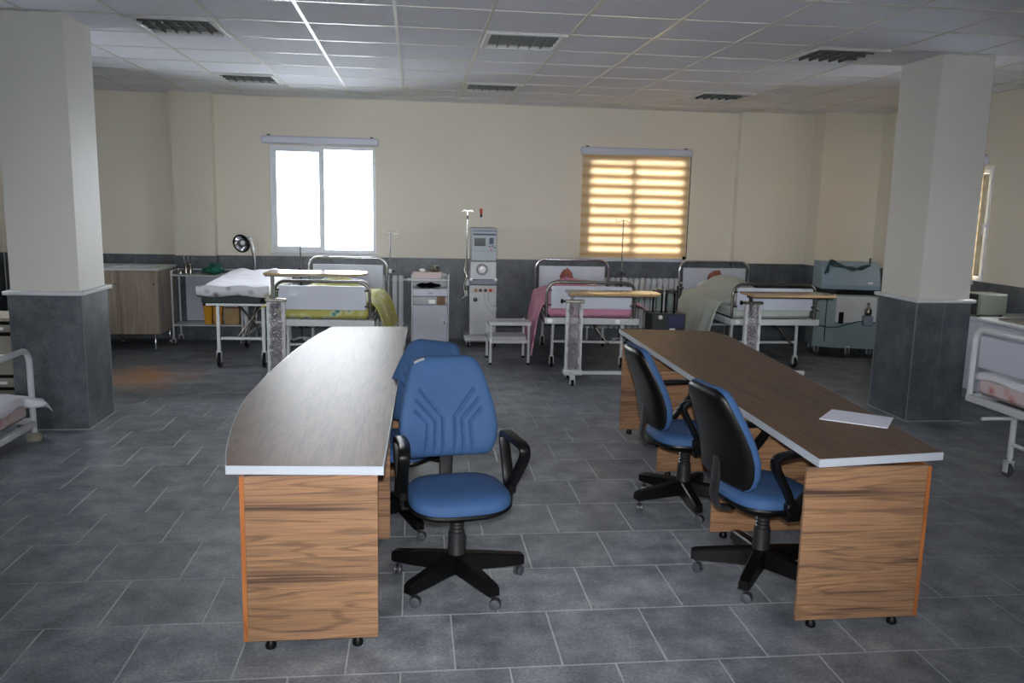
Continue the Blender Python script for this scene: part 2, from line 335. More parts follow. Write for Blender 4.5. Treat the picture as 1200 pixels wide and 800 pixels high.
# ------------------------------------------------------------------ mesh helpers
class MB:
    def __init__(s): s.v = []; s.f = []
    def box(s, x0, x1, y0, y1, z0, z1, rot=None, ch=0.0):
        n = len(s.v)
        if ch <= 0:
            P = [(x, y, z) for z in (z0, z1) for y in (y0, y1) for x in (x0, x1)]
            F = [(0, 2, 3, 1), (4, 5, 7, 6), (0, 1, 5, 4), (2, 6, 7, 3), (0, 4, 6, 2), (1, 3, 7, 5)]
        else:           # every edge chamfered
            c = min(ch, (x1-x0)/2.01, (y1-y0)/2.01, (z1-z0)/2.01)
            P = []; idx = {}
            X = (x0, x1); Y = (y0, y1); Z = (z0, z1); S = (1, -1)
            for k in (0, 1):
                for j in (0, 1):
                    for i in (0, 1):
                        idx[(i, j, k, 0)] = len(P); P.append((X[i], Y[j]+S[j]*c, Z[k]+S[k]*c))
                        idx[(i, j, k, 1)] = len(P); P.append((X[i]+S[i]*c, Y[j], Z[k]+S[k]*c))
                        idx[(i, j, k, 2)] = len(P); P.append((X[i]+S[i]*c, Y[j]+S[j]*c, Z[k]))
            F = []
            for i in (0, 1): F.append([idx[(i, j, k, 0)] for j, k in ((0, 0), (1, 0), (1, 1), (0, 1))])
            for j in (0, 1): F.append([idx[(i, j, k, 1)] for i, k in ((0, 0), (1, 0), (1, 1), (0, 1))])
            for k in (0, 1): F.append([idx[(i, j, k, 2)] for i, j in ((0, 0), (1, 0), (1, 1), (0, 1))])
            for i in (0, 1):
                for j in (0, 1): F.append([idx[(i, j, 0, 0)], idx[(i, j, 1, 0)], idx[(i, j, 1, 1)], idx[(i, j, 0, 1)]])
            for i in (0, 1):
                for k in (0, 1): F.append([idx[(i, 0, k, 0)], idx[(i, 1, k, 0)], idx[(i, 1, k, 2)], idx[(i, 0, k, 2)]])
            for j in (0, 1):
                for k in (0, 1): F.append([idx[(0, j, k, 1)], idx[(1, j, k, 1)], idx[(1, j, k, 2)], idx[(0, j, k, 2)]])
            for i in (0, 1):
                for j in (0, 1):
                    for k in (0, 1): F.append([idx[(i, j, k, 0)], idx[(i, j, k, 1)], idx[(i, j, k, 2)]])
        if rot is not None: P = [tuple(rot @ Vector(p)) for p in P]
        s.v += P; s.f += [tuple(a+n for a in f) for f in F]
        return s
    def prism(s, pts, z0, z1, ax='z'):
        """polygon (a list of 2-D points) swept along an axis"""
        n = len(s.v); k = len(pts)
        def P(a, b, c): return (a, b, c) if ax == 'z' else ((c, a, b) if ax == 'x' else (a, c, b))
        s.v += [P(a, b, z0) for a, b in pts] + [P(a, b, z1) for a, b in pts]
        s.f.append(tuple(n+i for i in range(k))[::-1]); s.f.append(tuple(n+k+i for i in range(k)))
        for i in range(k):
            j = (i+1) % k; s.f.append((n+i, n+j, n+k+j, n+k+i))
        return s
    def lathe(s, prof, c=(0, 0, 0), seg=20, axis=(0, 0, 1), cap=True):
        """profile [(radius, height)] turned round an axis through c"""
        q = Vector((0, 0, 1)).rotation_difference(Vector(axis).normalized()); n = len(s.v); c = Vector(c)
        for r, h in prof:
            for i in range(seg):
                a = 2*PI*i/seg
                s.v.append(tuple(c + q @ Vector((r*math.cos(a), r*math.sin(a), h))))
        for k in range(len(prof)-1):
            for i in range(seg):
                j = (i+1) % seg
                s.f.append((n+k*seg+i, n+k*seg+j, n+(k+1)*seg+j, n+(k+1)*seg+i))
        if cap:
            s.f.append(tuple(n+i for i in range(seg))[::-1])
            m = n+(len(prof)-1)*seg; s.f.append(tuple(m+i for i in range(seg)))
        return s
    def cyl(s, a, b, r, seg=12, r2=None):
        a = Vector(a); b = Vector(b); d = b-a
        return s.lathe([(r, 0), (r if r2 is None else r2, d.length)], a, seg, d)
    def sweep(s, path, r, seg=10, closed=False, rx=None, up=None):
        """tube along a path; with rx, an ellipse/rounded bar of half sizes (r, rx)"""
        P = [Vector(p) for p in path]; k = len(P); n = len(s.v)
        T_ = []
        for i in range(k):
            if closed: t = P[(i+1) % k]-P[i-1]
            else: t = P[min(i+1, k-1)]-P[max(i-1, 0)]
            T_.append(t.normalized())
        if up is None:
            u = Vector((0, 0, 1)) if abs(T_[0].z) < 0.9 else Vector((1, 0, 0))
        else: u = Vector(up)
        for i in range(k):
            t = T_[i]
            u = (u - t*u.dot(t)).normalized() if up is None else (Vector(up)-t*Vector(up).dot(t)).normalized()
            w = t.cross(u)
            ra = r[i] if isinstance(r, (list, tuple)) else r
            rb = ra if rx is None else rx
            for j in range(seg):
                a = 2*PI*(j+0.5)/seg
                ca, sa = math.cos(a), math.sin(a)
                if rx is not None:
                    e = 0.55
                    ca = math.copysign(abs(ca)**e, ca); sa = math.copysign(abs(sa)**e, sa)
                s.v.append(tuple(P[i] + w*ca*ra + u*sa*rb))
        for i in range(k if closed else k-1):
            i2 = (i+1) % k
            for j in range(seg):
                j2 = (j+1) % seg
                s.f.append((n+i*seg+j, n+i*seg+j2, n+i2*seg+j2, n+i2*seg+j))
        if not closed:
            s.f.append(tuple(n+j for j in range(seg))[::-1]); s.f.append(tuple(n+(k-1)*seg+j for j in range(seg)))
        return s
    def grid(s, fn, nu, nv):
        n = len(s.v)
        for j in range(nv+1):
            for i in range(nu+1): s.v.append(tuple(fn(i/nu, j/nv)))
        for j in range(nv):
            for i in range(nu):
                a = n+j*(nu+1)+i; s.f.append((a, a+1, a+nu+2, a+nu+1))
        return s
    def ball(s, c, rx, ry, rz, seg=16, rings=10, fn=None):
        n = len(s.v)
        for j in range(1, rings):
            t = PI*j/rings
            for i in range(seg):
                a = 2*PI*i/seg
                p = Vector((math.sin(t)*math.cos(a), math.sin(t)*math.sin(a), math.cos(t)))
                if fn: p = fn(p)
                s.v.append((c[0]+p.x*rx, c[1]+p.y*ry, c[2]+p.z*rz))
        tp = Vector((0, 0, 1)); bt = Vector((0, 0, -1))
        if fn: tp = fn(tp); bt = fn(bt)
        s.v.append((c[0]+tp.x*rx, c[1]+tp.y*ry, c[2]+tp.z*rz)); s.v.append((c[0]+bt.x*rx, c[1]+bt.y*ry, c[2]+bt.z*rz))
        it = len(s.v)-2; ib = it+1
        for j in range(rings-2):
            for i in range(seg):
                i2 = (i+1) % seg
                s.f.append((n+j*seg+i, n+(j+1)*seg+i, n+(j+1)*seg+i2, n+j*seg+i2))
        for i in range(seg):
            i2 = (i+1) % seg
            s.f.append((it, n+i, n+i2)); m = n+(rings-2)*seg; s.f.append((ib, m+i2, m+i))
        return s
    def mesh(s, name, m, smooth=True, angle=40):
        me = bpy.data.meshes.new(name)
        me.from_pydata(s.v, [], s.f); me.update()
        import bmesh
        b = bmesh.new(); b.from_mesh(me); bmesh.ops.recalc_face_normals(b, faces=b.faces); b.to_mesh(me); b.free()
        me.materials.append(M[m] if isinstance(m, str) else m)
        if smooth:
            me.shade_smooth(); me.set_sharp_from_angle(angle=math.radians(angle))
        return me
    def put(s, name, m, parent=None, smooth=True, angle=40, label=None):
        return put_mesh(name, s.mesh(name, m, smooth, angle), parent, label)

def put_mesh(name, me, parent=None, label=None, loc=None, rot=None):
    o = bpy.data.objects.new(name, me); COL.objects.link(o)
    if parent is not None: o.parent = parent
    if label: o['label'] = label
    if loc is not None: o.location = loc
    if rot is not None: o.rotation_euler = rot
    return o

def tag(o, label, cat, group=None):
    o['label'] = label; o['category'] = cat
    if group: o['group'] = group
    return o

def thing(name, label, cat, loc=(0, 0, 0), rotz=0.0, group=None):
    o = bpy.data.objects.new(name, None); COL.objects.link(o)
    o.empty_display_size = 0.1
    o.location = loc; o.rotation_euler = (0, 0, rotz)
    return tag(o, label, cat, group)

def struct(o):
    o['kind'] = 'structure'; return o

def dup(root, loc, rotz, label, group=None):
    r = root.copy(); COL.objects.link(r); r.location = loc; r.rotation_euler = (0, 0, rotz); r['label'] = label
    if group: r['group'] = group
    for ch in list(root.children):
        c = ch.copy(); COL.objects.link(c); c.parent = r
        for g in ch.children:
            d = g.copy(); COL.objects.link(d); d.parent = c
    return r

def arc_pts(c, r, a0, a1, n):
    return [(c[0]+r*math.cos(a0+(a1-a0)*i/n), c[1]+r*math.sin(a0+(a1-a0)*i/n)) for i in range(n+1)]

def catmull(pts, n=6, closed=False):
    P = [Vector(p) for p in pts]; k = len(P); out = []
    for i in range(k if closed else k-1):
        if closed: a, b, c, d = P[i-1], P[i], P[(i+1) % k], P[(i+2) % k]
        else: a, b, c, d = P[max(i-1, 0)], P[i], P[i+1], P[min(i+2, k-1)]
        for j in range(n):
            t = j/n
            out.append(0.5*((2*b)+(c-a)*t+(2*a-5*b+4*c-d)*t*t+(3*b-a-3*c+d)*t**3))
    if not closed: out.append(P[-1])
    return out

# ------------------------------------------------------------------ room shell
floor = struct(MB().box(XL-T, XR+T, YF-T, YB+T, -0.15, -0.0016).put('floor', 'grout', smooth=False))
M['ground'] = mat('pale_ground', lin(205, 208, 214), 0.9, vary=0.08, scale=0.4)
struct(MB().box(-70, 70, -70, 70, -0.5, -0.3).put('ground', 'ground', smooth=False))
TX, TY, GAP = 0.43, 0.4525, 0.007
def tile_mb(x, y, w=TX, d=TY):
    b = MB(); hx, hy, c = w/2-GAP/2, d/2-GAP/2, 0.002
    b.v = [(x+i*hx, y+j*hy, -0.0022) for i, j in ((-1, -1), (1, -1), (1, 1), (-1, 1))] + \
          [(x+i*hx, y+j*hy, -0.0010) for i, j in ((-1, -1), (1, -1), (1, 1), (-1, 1))] + \
          [(x+i*(hx-c), y+j*(hy-c), 0.0) for i, j in ((-1, -1), (1, -1), (1, 1), (-1, 1))]
    for k in (0, 4):
        for i in range(4):
            j = (i+1) % 4; b.f.append((k+i, k+j, k+4+j, k+4+i))
    b.f.append((8, 9, 10, 11))
    return b
inv = cam.matrix_world.inverted()
def project(p):
    c = inv @ Vector(p)
    if c.z > -0.1: return None
    return (600+975*c.x/-c.z, 400-975*c.y/-c.z, -c.z)
cells = []
row = -12
for row in range(-17, 18):
    yc = 3.486+TY*(row+0.5)
    if yc-TY/2 < YF or yc+TY/2 > YB+0.02: continue
    off = -0.05 if row % 2 == 0 else 0.165
    n0 = int((XL-off)/TX)-1
    for k in range(n0, n0+30):
        xc = off+TX*(k+0.5)
        if xc-TX/2 < XL or xc+TX/2 > XR: continue
        q = project((xc, yc, 0))
        size = 0
        if q and -40 < q[0] < 1240 and q[1] < 860: size = 1/q[2]**3
        cells.append((size, xc, yc))
cells.sort(reverse=True)
tile_me = tile_mb(0, 0).mesh('floor_tile', 'floor_tile', smooth=False)
for size, x, y in cells[:300]:
    put_mesh('floor_tile', tile_me, floor, loc=(x, y, 0))
rest = MB()
for size, x, y in cells[300:]:
    t = tile_mb(x, y); n = len(rest.v); rest.v += t.v; rest.f += [tuple(a+n for a in f) for f in t.f]
ro = rest.put('floor_tiling', 'floor_tile', floor, smooth=False); ro['kind'] = 'stuff'

def wall_with_holes(name, u0, u1, holes, plane, axis, t):
    """wall along u (x or y) with rectangular window openings; plane = inner face, t = signed thickness"""
    b = MB(); a0, a1 = sorted((plane, plane+t))
    def bx(ua, ub, za, zb):
        if ub-ua < 1e-4: return
        if axis == 'x': b.box(ua, ub, a0, a1, za, zb)
        else: b.box(a0, a1, ua, ub, za, zb)
    u = u0
    for h0, h1, z0, z1 in sorted(holes):
        bx(u, h0, 0, ZC+0.1); bx(h0, h1, 0, z0); bx(h0, h1, z1, ZC+0.1); u = h1
    bx(u, u1, 0, ZC+0.1)
    return struct(b.put(name, 'wall', smooth=False))
wall_back = wall_with_holes('wall_back', XL-T, XR+T, [WIN1, WIN2], YB, 'x', T)
wall_front = wall_with_holes('wall_front', XL-T, XR+T, WINR_FILL, YF, 'x', -T)
wall_left = wall_with_holes('wall_left', YF, YB, WINL_FILL, XL, 'y', -T)
wall_right = wall_with_holes('wall_right', YF, YB, [WIN3]+WINS_FILL, XR, 'y', T)

WZ = 1.095
slab_cache = {}
def slabs(parent, axis, u0, u1, plane, sgn, w=0.6, z1=WZ, cap=False, d=0.014):
    """grey stone wainscot: separate slabs with narrow recessed joints, over a thin mortar bed"""
    n = max(1, round((u1-u0)/w)); s = (u1-u0)/n; j = 0.003
    a, b_ = sorted((plane+sgn*0.001, plane+sgn*d)); m0, m1 = sorted((plane, plane+sgn*(d-0.006)))
    bd = MB()
    if axis == 'x': bd.box(u0, u1, m0, m1, 0.0, z1-0.002)
    else: bd.box(m0, m1, u0, u1, 0.0, z1-0.002)
    bd.put('mortar_bed', 'joint', parent, smooth=False)
    for i in range(n):
        x0, x1 = u0+i*s+j, u0+(i+1)*s-j
        if axis == 'x': MB().box(x0, x1, a, b_, 0.001, z1, ch=0.002).put('stone_slab', 'slab', parent, smooth=False)
        else: MB().box(a, b_, x0, x1, 0.001, z1, ch=0.002).put('stone_slab', 'slab', parent, smooth=False)

# pilasters on the back wall
P1 = (-3.05, -2.55, 11.14); P2 = (4.40, 5.43, 11.16); P3 = (5.43, XR, 10.85)
pil = []
for x0, x1, y in (P1, P2, P3):
    o = struct(MB().box(x0, x1, y, YB, 0, ZC+0.05).put('pilaster', 'wall', smooth=False)); pil.append(o)
    slabs(o, 'x', x0, x1, y, -1, 0.5)
slabs(pil[0], 'y', P1[2]-0.014, YB-0.014, P1[1], 1, 0.5); slabs(pil[0], 'y', P1[2]-0.014, YB-0.014, P1[0], -1, 0.5)
slabs(pil[1], 'y', P2[2]-0.014, YB-0.014, P2[0], -1, 0.5)
slabs(pil[2], 'y', P3[2]-0.014, P2[2]-0.014, P3[0], -1, 0.5)
slabs(wall_back, 'x', XL+0.02, P1[0]-0.014, YB, -1); slabs(wall_back, 'x', P1[1]+0.014, P2[0]-0.014, YB, -1)
slabs(wall_left, 'y', 3.0, YB-0.02, XL, 1); slabs(wall_right, 'y', 3.0, P3[2]-0.02, XR, -1)

def column(x0, x1, y0, y1):
    o = struct(MB().box(x0, x1, y0, y1, 0, ZC+0.05).put('column', 'white_paint', smooth=False))
    e = 0.018
    slabs(o, 'x', x0-e, x1+e, y0, -1, 0.3 if x0 > 0 else 0.52, 1.06, d=e); slabs(o, 'x', x0-e, x1+e, y1, 1, 0.5, 1.06, d=e)
    slabs(o, 'y', y0, y1, x0, -1, 0.65, 1.06, d=e); slabs(o, 'y', y0, y1, x1, 1, 0.65, 1.06, d=e)
    g = 0.045
    MB().box(x0-g, x1+g, y0-g, y1+g, 1.06, 1.092, ch=0.006).put('ledge', 'ledge', o)
    MB().box(x0-e-0.01, x1+e+0.01, y0-e-0.01, y1+e+0.01, 0.0005, 0.006).put('base_strip', 'grout', o, smooth=False)
    return o
column(-3.06, -2.56, 6.72, 7.25)
column(4.36, 4.83, 6.75, 7.35)

# suspended ceiling: lay-in tiles between T bars
ceiling = struct(MB().box(XL-T, XR+T, YF-T, YB+T, ZC+0.06, ZC+0.2).put('ceiling', 'ceiling_tile', smooth=False))
CX, CY, CX0, CY0 = 0.67, 0.685, -0.14, 5.99
xs = [CX0+CX*k for k in range(-8, 10)]; xs = [XL]+[x for x in xs if XL+0.05 < x < XR-0.05]+[XR]
ys = [CY0+CY*k for k in range(-15, 8)]; ys = [YF]+[y for y in ys if YF+0.05 < y < YB-0.05]+[YB]
light_cells = {(-2.15, 6.675), (0.53, 6.675), (3.21, 6.675), (-2.15, 9.415), (0.53, 9.415), (3.21, 9.415), (-2.15, 3.935), (0.53, 3.935), (3.21, 3.935)}
restc = MB(); LC = []; ctile = {}
for i in range(len(xs)-1):
    for j in range(len(ys)-1):
        x0, x1, y0, y1 = xs[i], xs[i+1], ys[j], ys[j+1]
        hit = [c for c in light_cells if abs(c[0]-x0) < 0.02 and abs(c[1]-y0) < 0.02]
        if hit: LC.append((x0, x1, y0, y1)); continue
        if y1 > 5.0:
            k = (round(x1-x0, 3), round(y1-y0, 3))
            if k not in ctile:
                ctile[k] = MB().box(-k[0]/2+0.004, k[0]/2-0.004, -k[1]/2+0.004, k[1]/2-0.004, 0.006, 0.02, ch=0.003).mesh('ceiling_tile', 'ceiling_tile', smooth=False)
            o = put_mesh('ceiling_tile', ctile[k], ceiling, loc=((x0+x1)/2, (y0+y1)/2, ZC))
            o.rotation_euler = (random.uniform(-1, 1)*0.0012, random.uniform(-1, 1)*0.0012, 0)
        else:
            restc.box(x0+0.004, x1-0.004, y0+0.004, y1-0.004, ZC+0.006, ZC+0.02)
o = restc.put('ceiling_tiling', 'ceiling_tile', ceiling, smooth=False); o['kind'] = 'stuff'
for x in xs[1:-1]: MB().box(x-0.012, x+0.012, YF, YB, ZC, ZC+0.03).put('ceiling_bar', 'grid', ceiling, smooth=False)
for y in ys[1:-1]: MB().box(XL, XR, y-0.010, y+0.010, ZC+0.0015, ZC+0.03).put('ceiling_bar', 'grid', ceiling, smooth=False)
for x, w in ((XL, 1), (XR, -1)):
    MB().box(min(x, x+w*0.025), max(x, x+w*0.025), YF, YB, ZC-0.002, ZC+0.03).put('ceiling_bar', 'grid', ceiling, smooth=False)
MB().box(XL, XR, YB-0.025, YB, ZC-0.002, ZC+0.03).put('ceiling_bar', 'grid', ceiling, smooth=False)

# ------------------------------------------------------------------ windows
def win_frame_box(b, axis, u0, u1, p0, p1, z0, z1, ch=0.004):
    if axis == 'x': b.box(u0, u1, p0, p1, z0, z1, ch=ch)
    else: b.box(p0, p1, u0, u1, z0, z1, ch=ch)
nwin = [0]
def window(axis, u0, u1, z0, z1, plane, sgn, handle=True):
    """white two-leaf window in a wall opening: the leaf on the low side opens and has the wider frame"""
    nwin[0] += 1
    b = MB(); w = 0.045; p = sorted((plane+sgn*0.02, plane+sgn*0.09))
    for a in ((u0, u0+w, z0, z1), (u1-w, u1, z0, z1), (u0+w, u1-w, z0, z0+w), (u0+w, u1-w, z1-w, z1)): win_frame_box(b, axis, a[0], a[1], p[0], p[1], a[2], a[3])
    mid = u0+(u1-u0)*0.485
    win_frame_box(b, axis, mid-0.03, mid+0.03, p[0], p[1], z0+w, z1-w)
    root = struct(b.put('window_%d' % nwin[0], 'pvc', smooth=False))
    s = MB(); sw = 0.05; q = sorted((plane+sgn*0.005, plane+sgn*0.075))
    a0, a1, c0, c1 = u0+w-0.012, mid+0.012, z0+w-0.012, z1-w+0.012
    for a in ((a0, a0+sw, c0, c1), (a1-sw, a1, c0, c1), (a0+sw, a1-sw, c0, c0+sw), (a0+sw, a1-sw, c1-sw, c1)): win_frame_box(s, axis, a[0], a[1], q[0], q[1], a[2], a[3])
    sash = s.put('window_sash', 'pvc', root, smooth=False)
    for k, (ga, gb, gc, gd) in enumerate(((a0+sw, a1-sw, c0+sw, c1-sw), (mid+0.03, u1-w, z0+w, z1-w))):
        g = MB(); gp = sorted((plane+sgn*0.045, plane+sgn*0.055)); win_frame_box(g, axis, ga, gb, gp[0], gp[1], gc, gd, 0)
        g.put('window_pane', 'glass', sash if k == 0 else root, smooth=False)
    if handle:
        h = MB(); hp = plane-sgn*0.0
        zc = z0+(z1-z0)*0.5
        pp = sorted((plane+sgn*0.006, plane-sgn*0.03)); pq = sorted((plane-sgn*0.018, plane-sgn*0.032))
        win_frame_box(h, axis, a0+0.016, a0+0.034, pp[0], pp[1], zc-0.015, zc+0.015, 0.002); win_frame_box(h, axis, a0+0.014, a0+0.036, pq[0], pq[1], zc-0.11, zc+0.02, 0.004)
        h.put('handle', 'pvc', sash)
    return root
w1 = window('x', *WIN1, YB, 1)
w2 = window('x', *WIN2, YB, 1)
w3 = window('y', *WIN3, XR, 1)
for h in WINR_FILL: window('x', *h, YF, -1)  # unseen openings added for fill, built like the seen windows
for h in WINL_FILL: window('y', *h, XL, -1)
for h in WINS_FILL: window('y', *h, XR, 1)
for wn, h in ((w1, WIN1), (w2, WIN2)):
    MB().box(h[0]-0.02, h[1]+0.02, YB-0.035, YB+0.02, h[2]-0.03, h[2]-0.001, ch=0.004).put('window_sill', 'ledge', wn)

def cassette(u0, u1, z, axis, plane, sgn, root):
    b = MB(); p0, p1 = sorted((plane, plane-sgn*0.075))
    if axis == 'x': b.box(u0, u1, p0, p1, z, z+0.1, ch=0.018)
    else: b.box(p0, p1, u0, u1, z, z+0.1, ch=0.018)
    b.put('cassette', 'cassette', root)
    for u in (u0+0.09, u1-0.09):
        k = MB()
        q0, q1 = sorted((plane, plane-sgn*0.05))
        if axis == 'x': k.box(u-0.02, u+0.02, q0, q1, z+0.095, z+0.115, ch=0.003)
        else: k.box(q0, q1, u-0.02, u+0.02, z+0.095, z+0.115, ch=0.003)
        k.put('bracket', 'dusty_black', root)

rb = thing('rolled_blind', 'white blind cassette rolled up above the bare bright window', 'blind', ((WIN1[0]+WIN1[1])/2, YB, 2.54))
cassette(-0.77, 0.72, 0.0, 'x', 0.0, 1, rb)

def zebra(name, label, u0, u1, ztop, zbot, axis, plane, sgn, loc, bands=10):
    r = thing(name, label, 'blind', loc)
    cassette(u0, u1, ztop, axis, plane, sgn, r)
    pitch = (ztop-zbot-0.05)/(bands+0.5)
    for k in range(bands+1):
        z1 = ztop-k*pitch; q = lambda f: z1-f*pitch
        for nm, (a, c), m in (('dense_band', (q(0.30), z1), 'blind_dense'), ('half_band', (q(0.50), q(0.30)), 'blind_half'), ('sheer_band', (q(0.82), q(0.50)), 'blind_sheer'), ('half_band', (q(1.0), q(0.82)), 'blind_half')):
            if a < zbot+0.045: a = zbot+0.045
            if c-a < 0.005: continue
            b = MB()
            if axis == 'x': b.box(u0+0.03, u1-0.03, plane-sgn*0.034, plane-sgn*0.032, a, c) if sgn > 0 else None
            else: b.box(plane-sgn*0.034, plane-sgn*0.032, u0+0.03, u1-0.03, a, c)
            b.put(nm, m, r, smooth=False)
    b = MB(); q0, q1 = sorted((plane-sgn*0.02, plane-sgn*0.048))
    if axis == 'x': b.box(u0+0.025, u1-0.025, q0, q1, zbot, zbot+0.045, ch=0.008)
    else: b.box(q0, q1, u0+0.025, u1-0.025, zbot, zbot+0.045, ch=0.008)
    b.put('bottom_bar', 'cassette', r)
    if axis == 'x':
        cd = MB(); cd.sweep([(u1-0.02, plane-sgn*0.055, ztop), (u1-0.018, plane-sgn*0.055, (ztop+zbot)/2), (u1-0.02, plane-sgn*0.055, zbot+0.05)], 0.006, 6)
        cd.put('cord', 'dusty_black', r)
        MB().ball((u1-0.05, plane-sgn*0.06, zbot+0.06), 0.024, 0.02, 0.026).put('cord_weight', 'black', r)
    return r
zebra('zebra_blind', 'lowered zebra blind glowing amber in bands over the wide window behind the pink bed', -0.775, 0.775, 1.38, -0.05, 'x', 0.0, 1, (2.99, YB, 1.14))
zebra('zebra_blind', 'lowered zebra blind seen as a bright thin strip beside the right column', -0.78, 0.78, 1.27, -0.05, 'y', 0.0, 1, (XR, 9.42, 1.1))

# ------------------------------------------------------------------ recessed louvre lights
def louvre_light(x0, x1, y0, y1, label):
    w, d = x1-x0-0.03, y1-y0-0.03
    r = thing('recessed_louvre_light', label, 'ceiling light', ((x0+x1)/2, (y0+y1)/2, ZC), 0, 'louvre lights in the ceiling')
    b = MB(); f = 0.045
    for a in ((-w/2, -w/2+f, -d/2, d/2), (w/2-f, w/2, -d/2, d/2), (-w/2+f, w/2-f, -d/2, -d/2+f), (-w/2+f, w/2-f, d/2-f, d/2)):
        b.box(a[0], a[1], a[2], a[3], -0.012, 0.012, ch=0.004)
    b.put('light_frame', 'white_metal', r)
    MB().box(-w/2+0.01, w/2-0.01, -d/2+0.01, d/2-0.01, 0.052, 0.058).put('housing', 'cavity', r, smooth=False)
    k = MB()
    for i in range(1, 6):
        x = -w/2+f+(w-2*f)*i/6; k.box(x-0.004, x+0.004, -d/2+f, d/2-f, -0.004, 0.05)
    for i in range(1, 4):
        y = -d/2+f+(d-2*f)*i/4; k.box(-w/2+f, w/2-f, y-0.003, y+0.003, 0.0, 0.05)
    k.put('louvre_blades', 'louvre', r, smooth=False)
LN = {(-1, 6): 'square unlit louvre light in the ceiling beside the left column', (0, 6): 'square unlit louvre light, the large middle one nearest the viewer',
      (1, 6): 'square unlit louvre light in the ceiling beside the right column', (-1, 9): 'small-looking unlit louvre light near the back wall, above the exam lamp',
      (0, 9): 'small-looking unlit louvre light near the back wall, above the dialysis machine', (1, 9): 'small-looking unlit louvre light near the back wall, above the zebra blind'}
for x0, x1, y0, y1 in LC:
    key = (-1 if x0 < -1 else (0 if x0 < 1.5 else 1), 6 if 6 < y0 < 8 else (9 if y0 > 9 else 3))
    if key in LN: louvre_light(x0, x1, y0, y1, LN[key])
    else: restc = MB().box(x0+0.004, x1-0.004, y0+0.004, y1-0.004, ZC+0.006, ZC+0.02).put('ceiling_tile', 'ceiling_tile', ceiling, smooth=False)

# ------------------------------------------------------------------ the two curved reception desks
DZ = 0.775
def desk(label, inner, outer, panels, side, loc, name='curved_desk'):
    """inner: straight edge (two points); outer: curved edge, front to back; panels: (y, x_inner, x_outer)"""
    ox, oy = loc[0], loc[1]
    r = thing(name, label, 'desk', loc)
    curve = [(p.x, p.y) for p in catmull([(a, b, 0) for a, b in outer], 8)]
    poly = [inner[0]]+curve+[inner[1]]
    L = [(a-ox, b-oy) for a, b in poly]
    if side < 0: L = L[::-1]
    th = 0.036
    cx = sum(a for a, b in L)/len(L); cy = sum(b for a, b in L)/len(L)
    def shrink(pts, e):
        out = []; n = len(pts)
        for i in range(n):
            p0, p1, p2 = Vector(pts[i-1]), Vector(pts[i]), Vector(pts[(i+1) % n])
            n1 = Vector((-(p1-p0).y, (p1-p0).x)).normalized(); n2 = Vector((-(p2-p1).y, (p2-p1).x)).normalized()
            m = (n1+n2); m = m/max(0.35, m.dot(n1)); out.append((p1.x+m.x*e, p1.y+m.y*e))
        return out
    area = sum(L[i-1][0]*L[i][1]-L[i][0]*L[i-1][1] for i in range(len(L)))
    if area < 0: L = L[::-1]
    In = shrink(L, 0.004)
    top = MB().prism(In, DZ-th, DZ).put('desk_top', 'desk_top', r)
    e = MB(); n = len(L)
    for lst, z in ((L, DZ-th), (L, DZ-0.0008), (In, DZ-0.0008), (In, DZ-th)): e.v += [(a, b, z) for a, b in lst]
    for k in range(4):
        for i in range(n):
            j = (i+1) % n; k2 = (k+1) % 4
            e.f.append((k*n+i, k*n+j, k2*n+j, k2*n+i))
    e.put('edge_band', 'edge', r)
    for (y, xi, xo) in panels:
        x0, x1 = sorted((xi-ox, xo-ox))
        MB().box(x0, x1, y-oy, y-oy+0.018, 0.042, DZ-th-0.001, ch=0.0015).put('end_panel', 'wood', r, smooth=False)
        f = MB()
        for x in (x0+0.085, x1-0.085):
            f.lathe([(0.010, 0.042), (0.016, 0.034), (0.023, 0.016), (0.021, 0.004), (0.016, 0.0)], (x, y-oy+0.022, 0), 14)
            f.lathe([(0.012, 0.041), (0.012, 0.0425)], (x, y-oy+0.022, 0), 10)
            fo = f.put('foot', 'black', r); f = MB()
        s = 1 if xi < xo else -1
        bt = MB(); bx_ = (xi-ox)+s*0.14
        bt.cyl((bx_, y-oy+0.001, DZ-0.115), (bx_, y-oy-0.004, DZ-0.115), 0.009, 12)
        if y > panels[0][0]+0.1: bt.put('fitting', 'steel', r)
    # curved front board, set in under the top, closing the ends of the panels
    pan = sorted(panels); brd = []
    for y0 in [pan[0][0]+(pan[-1][0]+0.018-pan[0][0])*i/28 for i in range(29)]:
        j = 0
        for k in range(len(pan)-1):
            if pan[k][0] <= y0+1e-6: j = k
        t = (y0-pan[j][0])/(pan[j+1][0]-pan[j][0]); t = max(0, min(1.02, t))
        xo = pan[j][2]+(pan[j+1][2]-pan[j][2])*t + side*0.05*math.sin(PI*min(1, (y0-pan[0][0])/(pan[-1][0]-pan[0][0])))*0
        brd.append((xo-ox, y0-oy))
    out = [(a+side*0.0, b) for a, b in brd]; inn = [(a+side*0.018, b) for a, b in brd]
    pp = out+inn[::-1]
    MB().prism(pp, 0.042, DZ-th-0.001).put('front_board', 'orange_wood', r, smooth=False)
    return r
desk('long curved desk at the left whose top mirrors the bare window', [(-0.12, 3.23), (-0.056, 7.10)][0:2],
     [(-0.74, 3.27), (-0.80, 3.58), (-0.873, 4.18), (-0.892, 4.74), (-0.85, 5.75), (-0.775, 6.55), (-0.69, 7.08)],
     [(3.235, -0.144, -0.665), (4.26, -0.125, -0.735), (5.30, -0.10, -0.76), (6.40, -0.08, -0.70)], -1, (-0.45, 5.1, 0))
